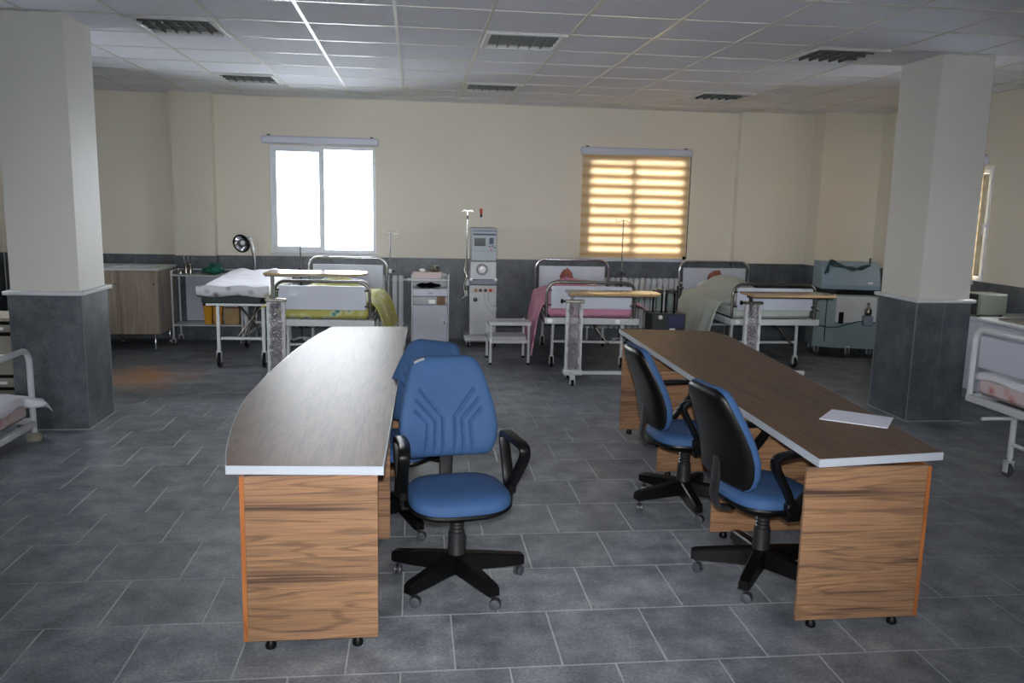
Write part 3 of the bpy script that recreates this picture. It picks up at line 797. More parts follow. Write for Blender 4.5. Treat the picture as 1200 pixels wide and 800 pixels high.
desk('long curved desk at the right with a sheet of paper on its brown top', [(1.715, 3.24), (1.775, 7.03)],
     [(2.335, 3.32), (2.365, 3.667), (2.394, 3.947), (2.458, 4.619), (2.544, 5.602), (2.60, 6.30), (2.618, 6.715), (2.537, 6.93)],
     [(3.24, 1.663, 2.215), (4.245, 1.64, 2.30), (5.31, 1.645, 2.38), (6.40, 1.655, 2.42)], 1, (2.1, 5.1, 0))
tag(MB().prism([(2.047, 3.906), (2.304, 3.716), (2.452, 3.911), (2.216, 4.099)], DZ+0.0003, DZ+0.0035).put('paper_sheet', 'paper', smooth=False),
    'folded white paper lying on the brown desk top', 'paper')

# ------------------------------------------------------------------ office chairs
def polyd(p, pts):
    best = 9
    for a, b in zip(pts[:-1], pts[1:]):
        ax, ay = a; bx, by = b; dx, dy = bx-ax, by-ay
        t = max(0, min(1, ((p[0]-ax)*dx+(p[1]-ay)*dy)/(dx*dx+dy*dy)))
        best = min(best, math.hypot(p[0]-ax-t*dx, p[1]-ay-t*dy))
    return best
GRO = []
for k, (xb, zc, xt, zt) in enumerate(((0.030, 0.20, 0.135, 0.335), (0.066, 0.185, 0.155, 0.285), (0.105, 0.17, 0.165, 0.235))):
    for s in (-1, 1): GRO.append([(s*(xb+0.02*k*0.4), 0.0), (s*xb, zc), (s*xt, zt)])
HW = [(0, .180), (.02, .203), (.05, .220), (.14, .239), (.28, .248), (.45, .238), (.65, .216), (.82, .192), (.92, .172), (.97, .150), (1, .110)]
def hw(v):
    for (a, x), (b, y) in zip(HW[:-1], HW[1:]):
        if v <= b: return x+(y-x)*(v-a)/(b-a)
    return HW[-1][1]
BH = 0.50
def lumbar(z): return 0.035*math.cos((z/BH-0.25)*PI*1.1)
def back_pad():
    b = MB(); nu, nv = 96, 104
    def front(u, v):
        z = BH*v; x = hw(v)*(2*u-1); e = max(abs(2*u-1), 0)
        edge = (1-e**8)*(1-abs(2*v-1)**10)
        g = 0.0
        for pl in GRO:
            d = polyd((x, z), pl)
            if d < 0.03: g += 0.011*math.exp(-(d/0.0065)**2)
        return (x, -0.030-0.034*edge**0.5-lumbar(z)+g*edge + 0.05*(x/0.245)**2*-0.6, z)
    b.grid(front, nu, nv)
    def rear(u, v):
        z = BH*v; x = hw(v)*(2*u-1)
        return (x, -0.010-lumbar(z)+0.05*(x/0.245)**2*-0.6, z)
    n = len(b.v); b.grid(rear, nu, nv)
    W = nu+1
    ring = [i for i in range(W)]+[j*W+nu for j in range(1, nv+1)]+[nv*W+i for i in range(nu-1, -1, -1)]+[j*W for j in range(nv-1, 0, -1)]
    for i in range(len(ring)):
        a, c = ring[i], ring[(i+1) % len(ring)]; b.f.append((a, c, n+c, n+a))
    return b
def back_shell():
    b = MB(); nu, nv = 24, 28
    def rear(u, v):
        z = BH*v; x = 0.985*hw(v)*(2*u-1); e = abs(2*u-1)
        edge = (1-e**6)*(1-abs(2*v-1)**8)
        return (x, -0.006-lumbar(z)+0.028*edge**0.5 + 0.05*(x/0.245)**2*-0.6, z*0.985+0.004)
    def front(u, v):
        z = BH*v; x = 0.985*hw(v)*(2*u-1)
        return (x, -0.016-lumbar(z)+0.05*(x/0.245)**2*-0.6, z*0.985+0.004)
    b.grid(rear, nu, nv); n = len(b.v); b.grid(front, nu, nv); W = nu+1
    ring = [i for i in range(W)]+[j*W+nu for j in range(1, nv+1)]+[nv*W+i for i in range(nu-1, -1, -1)]+[j*W for j in range(nv-1, 0, -1)]
    for i in range(len(ring)):
        a, c = ring[i], ring[(i+1) % len(ring)]; b.f.append((a, c, n+c, n+a))
    return b
def seat_outline(a):
    c, s = math.cos(a), math.sin(a)
    x = 0.24*math.copysign(abs(c)**0.62, c); y = 0.225*math.copysign(abs(s)**0.66, s)
    x *= 1+0.10*(-y/0.225)*0.5
    return x, y
def seat_solid(scale, zs):
    """rounded-square stack: zs = [(scale factor, z)]"""
    b = MB(); seg = 56
    for f, z in zs:
        for i in range(seg):
            x, y = seat_outline(2*PI*i/seg)
            dip = 0.020*(max(0, -y*f*scale/0.225))**3
            b.v.append((x*f*scale, y*f*scale, z-dip))
    for k in range(len(zs)-1):
        for i in range(seg):
            j = (i+1) % seg; b.f.append((k*seg+i, k*seg+j, (k+1)*seg+j, (k+1)*seg+i))
    b.f.append(tuple(range(seg))[::-1]); m = (len(zs)-1)*seg; b.f.append(tuple(m+i for i in range(seg)))
    return b
def make_chair(label, loc, rotz):
    """front of the chair is -Y"""
    r = thing('office_chair', label, 'chair', loc, rotz, 'blue swivel chairs at the desks')
    seat_solid(1.0, [(0.985, 0.435), (1.0, 0.45), (0.985, 0.472), (0.93, 0.487), (0.75, 0.497), (0.4, 0.497), (0.1, 0.494)]).put('seat', 'blue', r)
    seat_solid(1.0, [(0.55, 0.385), (0.8, 0.392), (0.97, 0.415), (1.02, 0.432), (1.01, 0.442)]).put('seat_shell', 'black', r)
    TB = Matrix.Translation((0, 0.275, 0.565)) @ Matrix.Rotation(math.radians(-9), 4, 'X')
    for nm, b, m in (('backrest', back_pad(), 'blue'), ('back_shell', back_shell(), 'black')):
        b.v = [tuple(TB @ Vector(v)) for v in b.v]; b.put(nm, m, r, angle=60)
    sp = MB().sweep([(0, 0.05, 0.395), (0, 0.20, 0.385), (0, 0.262, 0.40), (0, 0.285, 0.46), (0, 0.275, 0.56), (0, 0.272, 0.66)], 0.034, 12, rx=0.011, up=(0, 1, 0.001))
    sp.put('back_bracket', 'dusty_black', r)
    for s in (-1, 1):
        x = s*0.262
        loop = catmull([(x, 0.00, 0.475), (x+s*0.012, -0.075, 0.56), (x+s*0.018, -0.165, 0.665), (x+s*0.014, -0.165, 0.712), (x, -0.06, 0.722), (x, 0.06, 0.718), (x, 0.125, 0.70), (x, 0.120, 0.655), (x, 0.065, 0.555), (x, 0.03, 0.485)], 5, True)
        a = MB().sweep(loop, 0.0155, 10, True, rx=0.027, up=(1, 0, 0.001))
        a.box(x-0.02, x+0.02, -0.035, 0.06, 0.445, 0.487, ch=0.006)
        a.box(min(x, x-s*0.11), max(x, x-s*0.11), -0.02, 0.045, 0.395, 0.413, ch=0.004)
        a.box(x-0.008, x+0.008, -0.02, 0.045, 0.395, 0.47, ch=0.003)
        a.put('armrest', 'black', r)
    c = MB().lathe([(0.014, 0.40), (0.014, 0.30)], seg=14)
    c.put('gas_lift', 'dull_chrome', r)
    MB().lathe([(0.045, 0.39), (0.05, 0.38), (0.042, 0.35)] + [(0.030 if i % 2 else 0.036, 0.345-0.009*i) for i in range(9)] + [(0.034, 0.262)], seg=18).put('bellows', 'dusty_black', r)
    hub = MB().lathe([(0.040, 0.265), (0.042, 0.20), (0.046, 0.13), (0.055, 0.10), (0.05, 0.075), (0.03, 0.07)], seg=20)
    hub.put('hub', 'dusty_black', r)
    return r
def chair_base(r, ang0):
    """five arms, each with its castor, at the angles the photograph shows"""
    for k in range(5):
        a = ang0+k*2*PI/5 - r.rotation_euler[2]
        R_ = Matrix.Rotation(a, 4, 'Z')
        b = MB()
        prof = [(0.030, 0.160, 0.072, 0.034), (0.12, 0.150, 0.072, 0.031), (0.22, 0.136, 0.070, 0.029), (0.32, 0.122, 0.070, 0.027), (0.338, 0.114, 0.072, 0.023)]
        for x, zt, zb, w in prof: b.v += [(x, -w, zb), (x, w, zb), (x, w*0.95, zt-0.008), (x, w*0.7, zt), (x, -w*0.7, zt), (x, -w*0.95, zt-0.008)]
        for i in range(len(prof)-1):
            for j in range(6):
                j2 = (j+1) % 6; b.f.append((i*6+j, i*6+j2, (i+1)*6+j2, (i+1)*6+j))
        b.f.append(tuple(range(6))[::-1]); m = (len(prof)-1)*6; b.f.append(tuple(m+i for i in range(6)))
        b.v = [tuple(R_ @ Vector(v)) for v in b.v]
        b.put('base_arm', 'black', r, angle=25)
        t = a+random.uniform(-0.9, 0.9); Q = R_ @ Vector((0.31, 0, 0))
        cs = MB(); ax = Vector((math.cos(t), math.sin(t), 0)); fw = Vector((-math.sin(t), math.cos(t), 0))
        cs.cyl((Q.x, Q.y, 0.055), (Q.x, Q.y, 0.085), 0.009, 10)
        ctr = Vector((Q.x, Q.y, 0.026))+fw*0.016
        hood = [tuple(ctr+ax*u+fw*(0.026*math.cos(g))+Vector((0, 0, 0.026*math.sin(g)))) for u in (-0.007, 0.007) for g in [PI*i/8-0.2 for i in range(9)]]
        n = len(cs.v); cs.v += hood
        for i in range(8): cs.f.append((n+i, n+i+1, n+10+i, n+9+i))
        cs.f.append(tuple(n+i for i in range(9))); cs.f.append(tuple(n+9+i for i in range(9))[::-1])
        c = cs.put('caster', 'dusty_black', r)
        wl = MB()
        for s in (-1, 1):
            wl.lathe([(0.016, 0.004), (0.024, 0.005), (0.026, 0.010), (0.024, 0.019), (0.014, 0.022)], ctr, 18, ax*s)
        wl.put('wheel', 'wheel', c)
rad = math.radians
A = make_chair('empty blue swivel chair facing the viewer beside the left desk', (0.205, 3.80, 0), rad(9))
chairs = [(A, (0.205, 3.80, 0), rad(9), 10.5)]
B = dup(A, (1.72, 3.76, 0), rad(99), 'blue swivel chair pulled up to the near end of the right desk'); chairs.append((B, None, None, 18))
C_ = dup(A, (1.66, 4.80, 0), rad(93), 'blue swivel chair at the right desk, one place beyond the nearest chair'); chairs.append((C_, None, None, 52))
D = dup(A, (-0.07, 4.63, 0), rad(-34), 'blue swivel chair mostly hidden behind the chair that faces the viewer'); chairs.append((D, None, None, 0))
for ch, dz in ((B, -0.05), (C_, -0.05), (D, -0.05)):       # lower back height on these two
    for c in ch.children:
        if c.name.split('.')[0] in ('backrest', 'back_shell'): c.location.z = dz; ch['drop'] = dz
for ch, _, _, a0 in chairs: chair_base(ch, rad(a0))
# torn film on one backrest, silvery strips standing in for sheen on two
def film(r, pts, name='film_sheen_strip'):
    TB = Matrix.Translation((0, 0.275, 0.565)) @ Matrix.Rotation(math.radians(-9), 4, 'X')
    b = MB(); P = [TB @ Vector(p) for p in pts]
    o = b.sweep(P, 0.007, 6, rx=0.002, up=(0, 1, 0.3)).put(name, 'silver', r, label='silvery film and sheen strip'); o.location.z = r.get('drop', 0.0)
film(A, [(-0.160, -0.040, 0.468), (-0.135, -0.040, 0.480), (-0.108, -0.038, 0.487)])
for ch in (B, C_):  # silvery strips put in for the sheen on these backs
    film(ch, [(0.06, -0.004, 0.492), (0.10, -0.006, 0.487), (0.135, -0.010, 0.472)])
    film(ch, [(-0.172, -0.022, 0.44), (-0.186, -0.026, 0.40), (-0.198, -0.03, 0.35)])

# ------------------------------------------------------------------ hospital beds
def caster(parent, x, y, r=0.06, m='black', z_top=0.16):
    c = MB().cyl((x, y, r*2+0.012), (x, y, z_top), 0.014, 10)
    for s in (-1, 1): c.box(x+s*0.022-0.004, x+s*0.022+0.004, y-0.02, y+0.03, r*0.7, r*2+0.018, ch=0.002)
    c.box(x-0.026, x+0.026, y-0.024, y+0.03, r*2+0.008, r*2+0.022, ch=0.003)
    o = c.put('caster', 'white_metal', parent)
    MB().lathe([(r*0.5, -0.016), (r*0.93, -0.014), (r, -0.006), (r, 0.006), (r*0.93, 0.014), (r*0.5, 0.016)], (x, y+0.01, r), 20, (1, 0, 0)).put('wheel', m, o)
def u_frame(w, z0, z1, rad_, y=0.0):
    pts = [(-w, y, z0), (-w, y, z1-rad_)]
    pts += [(-w+rad_-rad_*math.cos(a), y, z1-rad_+rad_*math.sin(a)) for a in [PI/2*i/6 for i in range(1, 7)]]
    pts += [(w-rad_+rad_*math.sin(a), y, z1-rad_+rad_*math.cos(a)) for a in [PI/2*i/6 for i in range(0, 7)]]
    pts += [(w, y, z0)]
    return pts
def hospital_bed(label, loc, rotz, sheet, L=2.0, w=0.49, caps=(-0.45, 0.30)):
    """foot at y=0 (towards the viewer), head at y=L"""
    r = thing('hospital_bed', label, 'bed', loc, rotz, 'hospital beds along the back wall')
    MB().sweep(u_frame(w, 0.56, 1.0, 0.12, 0.0), 0.0165, 12).put('foot_rail', 'dull_chrome', r)
    fp = MB().box(-w+0.045, w-0.035, -0.008, 0.012, 0.705, 0.955, ch=0.004).put('foot_panel', 'white_panel', r)
    for s in (-1, 1):
        for z in (0.745, 0.91): MB().box(s*(w-0.028)-0.026, s*(w-0.028)+0.026, -0.016, 0.0, z-0.01, z+0.01, ch=0.004).put('panel_clip', 'dusty_black', fp)
    MB().sweep(u_frame(w, 0.52, 1.12, 0.12, L), 0.0165, 12).put('head_rail', 'chrome', r)
    MB().box(-w+0.05, w-0.05, L-0.01, L+0.01, 0.62, 1.035, ch=0.004).put('head_panel', 'white_panel', r)
    fr = MB()
    for s in (-1, 1): fr.box(s*w-0.02, s*w+0.02, -0.01, L+0.01, 0.53, 0.60, ch=0.006)
    fr.box(-w-0.02, w+0.05, -0.035, 0.01, 0.535, 0.605, ch=0.005); fr.box(-w, w, L-0.03, L+0.01, 0.535, 0.605, ch=0.005)
    fr.put('bed_frame', 'white_metal', r)
    for x in caps: MB().box(x-0.028, x+0.028, -0.046, -0.03, 0.545, 0.597, ch=0.008).put('bumper', 'bright_plastic', r)
    for y in (0.22, L-0.3):
        for s in (-1, 1):
            x = s*(w-0.11)
            MB().sweep([(x-s*0.0, y, 0.54), (x+s*0.015, y, 0.48), (x+s*0.02, y, 0.14)], 0.019, 10).put('leg', 'white_metal', r)
            caster(r, x+s*0.02, y, 0.06, 'black', 0.15)
        MB().cyl((-w+0.09, y, 0.30), (w-0.09, y, 0.30), 0.016, 10).put('cross_bar', 'white_metal', r)
    ck = MB().sweep([(0.06, -0.02, 0.51), (0.06, -0.06, 0.50), (0.13, -0.07, 0.40), (0.19, -0.075, 0.345)], 0.009, 8); ck.sweep([(0.19, -0.075, 0.345), (0.19, -0.14, 0.34)], 0.012, 8)
    ck.cyl((0.06, -0.02, 0.51), (0.06, 0.5, 0.51), 0.009, 8)
    ck.put('crank_handle', 'steel', r)
    mt = MB().box(-w+0.02, w-0.02, 0.03, L-0.03, 0.605, 0.735, ch=0.035); mt.put('mattress', sheet, r)
    return r
beds = [hospital_bed('hospital bed with yellow-green cover under the bare window', (-0.95, 8.75, 0), rad(-3.2), 'yellow_cover', caps=()),
        hospital_bed('hospital bed with pink cover in front of the zebra blind', (1.94, 9.0, 0), rad(-4.5), 'pink_cover'),
        hospital_bed('hospital bed with pale green sheet beside the grey-blue machine', (4.06, 9.0, 0), rad(-0.5), 'pale_green', caps=(-0.43, -0.33))]

def smoothstep(a, b, x):
    t = max(0, min(1, (x-a)/(b-a))); return t*t*(3-2*t)
def cover(name, label, cat, bed, m, y0, y1, hang_l, hang_r, bump, flare=0.05, w=0.49, zt=0.75, fold=9.0, thick=0.014, grp=None):
    """cloth over a mattress: flat on top over what lies below, falling in folds at the sides"""
    hl0, hr0 = hang_l, hang_r; W = w-0.005
    tot = hl0+2*W+hr0
    def fn(u, v):
        y = y0+(y1-y0)*v
        s = u*tot-hl0
        kl = 1.0 if callable(hang_l) else 1.0
        fx = math.sin(y*fold+1.0)*0.5+math.sin(y*fold*1.9+2)*0.3
        if s < 0:
            d = -s; x = -W-0.012-flare*(d/max(hl0, .01))**0.8-0.022*fx*min(1, d*5); z = zt-d+0.02*math.sin(y*4)
            x = -W-0.03*(1-math.exp(-d*40))+(x+W)
            yy = y+0.015*math.sin(d*12+y*3)
        elif s > 2*W:
            d = s-2*W; x = W+0.012+flare*(d/max(hr0, .01))**0.8+0.022*fx*min(1, d*5)+0.03*(1-math.exp(-d*40)); z = zt-d+0.02*math.sin(y*4+1); yy = y
        else:
            x = s-W; z = zt+bump(x, y)+0.004*math.sin(x*23+y*11); yy = y
            ed = min(s, 2*W-s); z -= 0.016*math.exp(-ed*35)
        return (x, yy, z)
    b = MB().grid(fn, 90, 60)
    o = b.put(name, m, None, angle=80)
    o.location = bed.location; o.rotation_euler = bed.rotation_euler
    md = o.modifiers.new('thickness', 'SOLIDIFY'); md.thickness = thick; md.offset = 1
    return tag(o, label, cat, grp)
def body_bump(h, xc, wid, y_feet, y_head):
    def f(x, y):
        along = smoothstep(y_feet-0.15, y_feet+0.1, y)*(1-smoothstep(y_head-0.1, y_head+0.12, y))
        prof = 0.55+0.45*smoothstep(y_feet+0.4, y_feet+0.9, y)
        return h*along*prof*math.exp(-((x-xc)/wid)**2)
    return f
cover('bed_cover', 'yellow-green blanket with teal patches hanging off the bed under the bare window', 'blanket', beds[0], 'yellow_cover', 0.05, 1.45, 0.06, 0.36,
      lambda x, y: 0.03+0.17*math.exp(-((x+0.0)/0.3)**2-((y-0.75)/0.5)**2)+0.05*math.exp(-((x-0.1)/0.3)**2)*math.sin(y*2.2)**2+0.01*math.sin(x*14), 0.12)
cover('bed_cover', 'pink blanket hanging almost to the floor from the bed by the zebra blind', 'blanket', beds[1], 'pink_cover', 0.06, 1.66, 0.60, 0.08,
      body_bump(0.15, -0.08, 0.25, 0.2, 1.85), 0.10)
cover('bed_cover', 'pale green sheet draped over the bed beside the grey-blue machine', 'blanket', beds[2], 'pale_green', 0.25, 1.62, 0.46, 0.10,
      body_bump(0.215, -0.04, 0.27, 0.3, 1.85), 0.16, fold=12)
for bed, lab, mm in ((beds[0], 'white pillow at the head of the yellow-green bed', 'sheet'), (beds[1], 'pink-white pillow under the doll head on the pink bed', 'pinkish'), (beds[2], 'white pillow under the doll head on the pale green bed', 'sheet')):
    def pf(p):
        f = 1.0-0.35*(abs(p.x)**6+abs(p.y)**6)*0
        sx = math.copysign(abs(p.x)**0.6, p.x); sy = math.copysign(abs(p.y)**0.6, p.y)
        return Vector((sx, sy, p.z*(1-0.3*abs(p.x)**3)))
    b = MB().ball((0, 1.76, 0.809), 0.30, 0.19, 0.072, 28, 16, pf)
    o = b.put('pillow', mm); o.location = bed.location; o.rotation_euler = bed.rotation_euler
    tag(o, lab, 'pillow')
# training dolls lying in two beds (only the head shows; the body lies under the cover)
def doll(bed, label, x, y, z, tilt):
    r = thing('training_doll', label, 'doll', (0, 0, 0))
    r.location = bed.matrix_basis @ Vector((x, y, z)) if False else Vector(bed.location)+Matrix.Rotation(bed.rotation_euler[2], 3, 'Z') @ Vector((x, y, z))
    r.rotation_euler = (0, 0, bed.rotation_euler[2])
    Q = Matrix.Rotation(tilt, 4, 'Y')
    def hf(p):      # face looks up (+z), crown towards +y
        q = Vector(p)
        f = q.z
        if f > 0:
            q.z += 0.30*math.exp(-((q.x/0.16)**2+((q.y+0.12)/0.2)**2))*0.6        # nose
            for s in (-1, 1): q.z -= 0.13*math.exp(-(((q.x-s*0.36)/0.17)**2+((q.y-0.08)/0.14)**2))   # eye sockets
            q.z += 0.07*math.exp(-((q.x/0.25)**2+((q.y+0.48)/0.10)**2))           # lips
            q.z -= 0.06*math.exp(-((q.x/0.3)**2+((q.y+0.58)/0.05)**2))
            q.z += 0.10*math.exp(-((q.x/0.3)**2+((q.y+0.78)/0.14)**2))            # chin
        q.x *= 1-0.22*max(0, -q.y)
        return q
    b = MB().ball((0, 0, 0), 0.078, 0.112, 0.095, 36, 28, hf)
    for s in (-1, 1): b.ball((s*0.078, 0.0, -0.012), 0.012, 0.028, 0.02, 10, 8)
    b.sweep([(0, -0.07, -0.045), (0, -0.15, -0.085), (0, -0.24, -0.115)], [0.05, 0.050, 0.055], 16)
    b.ball((0.0, -0.42, -0.135), 0.075, 0.20, 0.035, 24, 14)
    b.v = [tuple(Q @ Vector(v)) for v in b.v]
    b.put('body', 'plaster_skin', r, angle=80)
    h = MB().ball((0, 0.018, -0.012), 0.083, 0.108, 0.095, 24, 16, lambda p: Vector((p.x, p.y if p.y > -0.1 else -0.1, min(p.z, 0.45-0.9*max(0, 0.55-p.y)))))
    h.v = [tuple(Q @ Vector(v)) for v in h.v]
    h.put('hair', 'hair', r, angle=80)
doll(beds[1], 'reddish training doll lying on the pink bed, only its head showing', -0.10, 1.72, 0.925, 0.1)
doll(beds[2], 'reddish training doll lying on the pale green bed, head turned aside', -0.10, 1.68, 0.935, 0.5)

# ------------------------------------------------------------------ overbed tables
def overbed_table(label, loc, rotz=0.0, h=1.058):
    """column at the low-x end; the top reaches towards +x"""
    r = thing('overbed_table', label, 'table', loc, rotz, 'overbed tables at the feet of the beds')
    MB().prism([(-0.08, -0.19), (0.78, -0.19), (0.85, -0.15), (0.88, -0.08), (0.88, 0.10), (0.84, 0.18), (0.78, 0.2), (-0.08, 0.2)], h-0.02, h).put('table_top', 'tan_top', r)
    MB().box(-0.07, 0.80, -0.175, -0.145, h-0.036, h-0.021, ch=0.003).put('edge_rail', 'dull_chrome', r)
    MB().box(-0.07, 0.60, -0.02, 0.02, h-0.046, h-0.021, ch=0.003).put('top_rail', 'dull_chrome', r)
    MB().box(-0.045, -0.012, -0.018, 0.018, 0.72, h-0.046, ch=0.003).put('inner_post', 'dull_chrome', r)
    zc = 0.84 if h > 0.95 else 0.80
    for x0, x1 in ((-0.088, -0.052), (0.050, 0.088)): MB().box(x0, x1, -0.028, 0.028, 0.10, zc, ch=0.005).put('column', 'white_metal', r)
    k = MB().cyl((-0.085, 0, zc+0.015), (-0.12, 0, zc+0.015), 0.010, 10); k.lathe([(0.012, 0), (0.024, 0.008), (0.024, 0.026), (0.012, 0.032)], (-0.115, 0, zc+0.015), 16, (-1, 0, 0))
    k.put('knob', 'black', r)
    MB().box(-0.10, 0.10, -0.035, 0.035, zc, zc+0.03, ch=0.006).put('clamp', 'steel', r)
    rnd = random.Random(int(loc[0]*100))
    ph = [rnd.uniform(0, 6) for _ in range(12)]
    def wr(u, v):
        a = 2*PI*u; z = 0.11+(zc+0.01-0.11)*v
        e = lambda t: math.copysign(abs(t)**0.45, t)
        k_ = 1+0.13*math.sin(a*6+ph[0]+z*37)+0.11*math.sin(a*4-z*53+ph[1])+0.10*math.sin(a*9+z*91+ph[2])
        return (e(math.cos(a))*0.072*(0.85+0.15*k_), e(math.sin(a))*0.034*k_, z)
    MB().grid(wr, 64, 90).put('plastic_wrap', 'wrap', r, angle=20)
    b = MB().box(-0.05, 0.0, -0.22, 0.20, 0.085, 0.125, ch=0.006); b.box(0.0, 0.62, -0.03, 0.03, 0.088, 0.122, ch=0.006); b.box(-0.10, 0.10, -0.06, 0.06, 0.085, 0.14, ch=0.01)
    b.put('base', 'white_metal', r)
    for x, y in ((-0.025, -0.2), (-0.025, 0.18), (0.59, 0.0)): caster(r, x, y, 0.032, 'black', 0.088)
    return r
overbed_table('overbed table with plastic-wrapped column, its top shining white below the bare window', (-1.345, 8.30, 0), rad(-1), 1.135)
overbed_table('overbed table with plastic-wrapped column and tan top before the pink bed', (1.645, 8.42, 0), rad(-3), 0.955)
overbed_table('overbed table with plastic-wrapped column and tan top before the pale green bed', (3.57, 8.42, 0), 0, 0.955)

# ------------------------------------------------------------------ exam couch at the left
ec = thing('exam_couch', 'white exam couch with dark green base and large black castors', 'couch', (-1.93, 9.2, 0), rad(-2))
m_ = MB().box(-0.345, 0.335, 0.0, 1.42, 0.71, 0.80, ch=0.012); m_.put('cushion_base', 'dark_green', ec)
fr = MB().box(-0.30, 0.36, -0.01, 1.43, 0.685, 0.709, ch=0.004)
fr.put('couch_frame', 'white_metal', ec)
for x in (-0.18, 0.30):
    for y in (0.03, 1.3):
        MB().box(x-0.018, x+0.018, y-0.018, y+0.018, 0.17, 0.685, ch=0.003).put('leg', 'white_metal', ec); caster(ec, x, y, 0.085, 'black', 0.20)
for y in (0.03, 1.3): MB().box(-0.16, 0.28, y-0.012, y+0.012, 0.31, 0.34, ch=0.003).put('cross_bar', 'white_metal', ec)
MB().box(-0.012+0.06, 0.012+0.06, 0.045, 1.285, 0.31, 0.34, ch=0.003).put('long_bar', 'white_metal', ec)
for s in (1, -1):
    MB().sweep([(0.06+s*0.03, 0.1, 0.34 if s > 0 else 0.68), (0.06+s*0.03, 0.9, 0.68 if s > 0 else 0.34)], 0.012, 8).put('lift_brace', 'steel', ec)
for a, b in (((0.02, 0.07, 0.35), (0.27, 0.07, 0.67)), ((0.27, 0.09, 0.35), (0.02, 0.09, 0.67)), ((0.10, 0.11, 0.35), (0.20, 0.11, 0.67))):
    MB().sweep([a, tuple((p+q)/2+0.02 for p, q in zip(a, b)), b], 0.009, 8).put('lift_brace', 'steel', ec)
rq = random.Random(5)
lump = [(rq.uniform(0, 1), rq.uniform(0, 1), rq.uniform(0.06, 0.14), rq.uniform(-0.012, 0.018)) for _ in range(26)]
def qz(u, v):
    z = 0.895+0.075*smoothstep(0.05, 0.9, v)+0.03*math.exp(-((u-0.75)/0.25)**2-((v-0.55)/0.3)**2)
    for a, b, r_, h in lump: z += h*math.exp(-((u-a)/r_)**2-((v-b)/r_)**2)
    e = min(u, 1-u, v, 1-v); return z-0.035*math.exp(-e*22)
QX0, QX1, QY0, QY1 = -0.365, 0.365, -0.03, 1.42
b = MB().grid(lambda u, v: (QX0+(QX1-QX0)*u+0.012*math.sin(v*17)*(u-0.5), QY0+(QY1-QY0)*v, qz(u, v)), 46, 60)
n = len(b.v); b.grid(lambda u, v: (QX0+(QX1-QX0)*u, QY0+(QY1-QY0)*v, 0.803), 46, 60)
W = 47
ring = [i for i in range(W)]+[j*W+46 for j in range(1, 61)]+[60*W+i for i in range(45, -1, -1)]+[j*W for j in range(59, 0, -1)]
for i in range(len(ring)):
    a, c = ring[i], ring[(i+1) % len(ring)]; b.f.append((a, c, n+c, n+a))
o = b.put('white_quilt', 'sheet', None, angle=60); o.location = (-1.93, 9.2, 0); o.rotation_euler = (0, 0, rad(-2))
tag(o, 'thick white quilt with grey flowered front edge spread over the exam couch', 'quilt')
def flap(u, v):
    x = QX0-0.012+(QX1-QX0+0.03)*u
    z = 0.905-0.115*v
    puff = 0.035*math.sin(PI*min(1, v*0.92+0.06))**0.6
    return (x, QY0-0.008-puff-0.008*math.sin(x*26)*v, z+0.008*math.sin(x*19)*(1-v)+0.010*math.sin(x*13+1)*v)
b = MB().grid(flap, 60, 14)
o = b.put('quilt_edge', 'quilt', o, angle=80, label='grey flower-printed quilt edge'); md = o.modifiers.new('thickness', 'SOLIDIFY'); md.thickness = 0.012

# exam lamp behind the couch
el = thing('exam_lamp', 'chrome gooseneck exam lamp with round dark-rimmed head', 'lamp', (-2.03, 10.98, 0))
MB().lathe([(0.02, 0.05), (0.03, 0.05), (0.03, 0.035), (0.02, 0.03)], seg=16).put('hub', 'white_metal', el)
for k in range(5):
    a = 2*PI*k/5+0.3
    MB().sweep([(0.02*math.cos(a), 0.02*math.sin(a), 0.045), (0.22*math.cos(a), 0.22*math.sin(a), 0.03)], 0.012, 8).put('leg', 'white_metal', el)
    MB().ball((0.22*math.cos(a), 0.22*math.sin(a), 0.018), 0.018, 0.018, 0.018, 10, 8).put('foot', 'black', el)
MB().cyl((0, 0, 0.04), (0, 0, 0.95), 0.020, 12).put('pole', 'chrome', el)
MB().sweep(catmull([(0, 0, 0.94), (0.0, -0.02, 1.1), (-0.03, -0.04, 1.24), (-0.05, -0.06, 1.335), (-0.075, -0.07, 1.325)], 8), 0.021, 12).put('gooseneck', 'chrome', el)
hd = Vector((-0.135, -0.10, 1.275)); dn = Vector((-0.35, -0.9, -0.22)).normalized()
MB().lathe([(0.02, 0.10), (0.045, 0.085), (0.075, 0.04), (0.105, -0.015), (0.105, -0.02), (0.097, -0.018), (0.07, 0.03), (0.03, 0.06)], hd-dn*0.0, 28, -dn).put('lamp_shade', 'chrome', el)
MB().lathe([(0.099, -0.021), (0.116, -0.022), (0.118, -0.008), (0.104, -0.006)], hd, 28, -dn, cap=False).put('rim', 'black', el)
MB().ball(tuple(hd-dn*0.02), 0.034, 0.034, 0.034, 16, 10).put('bulb', 'bright_plastic', el)

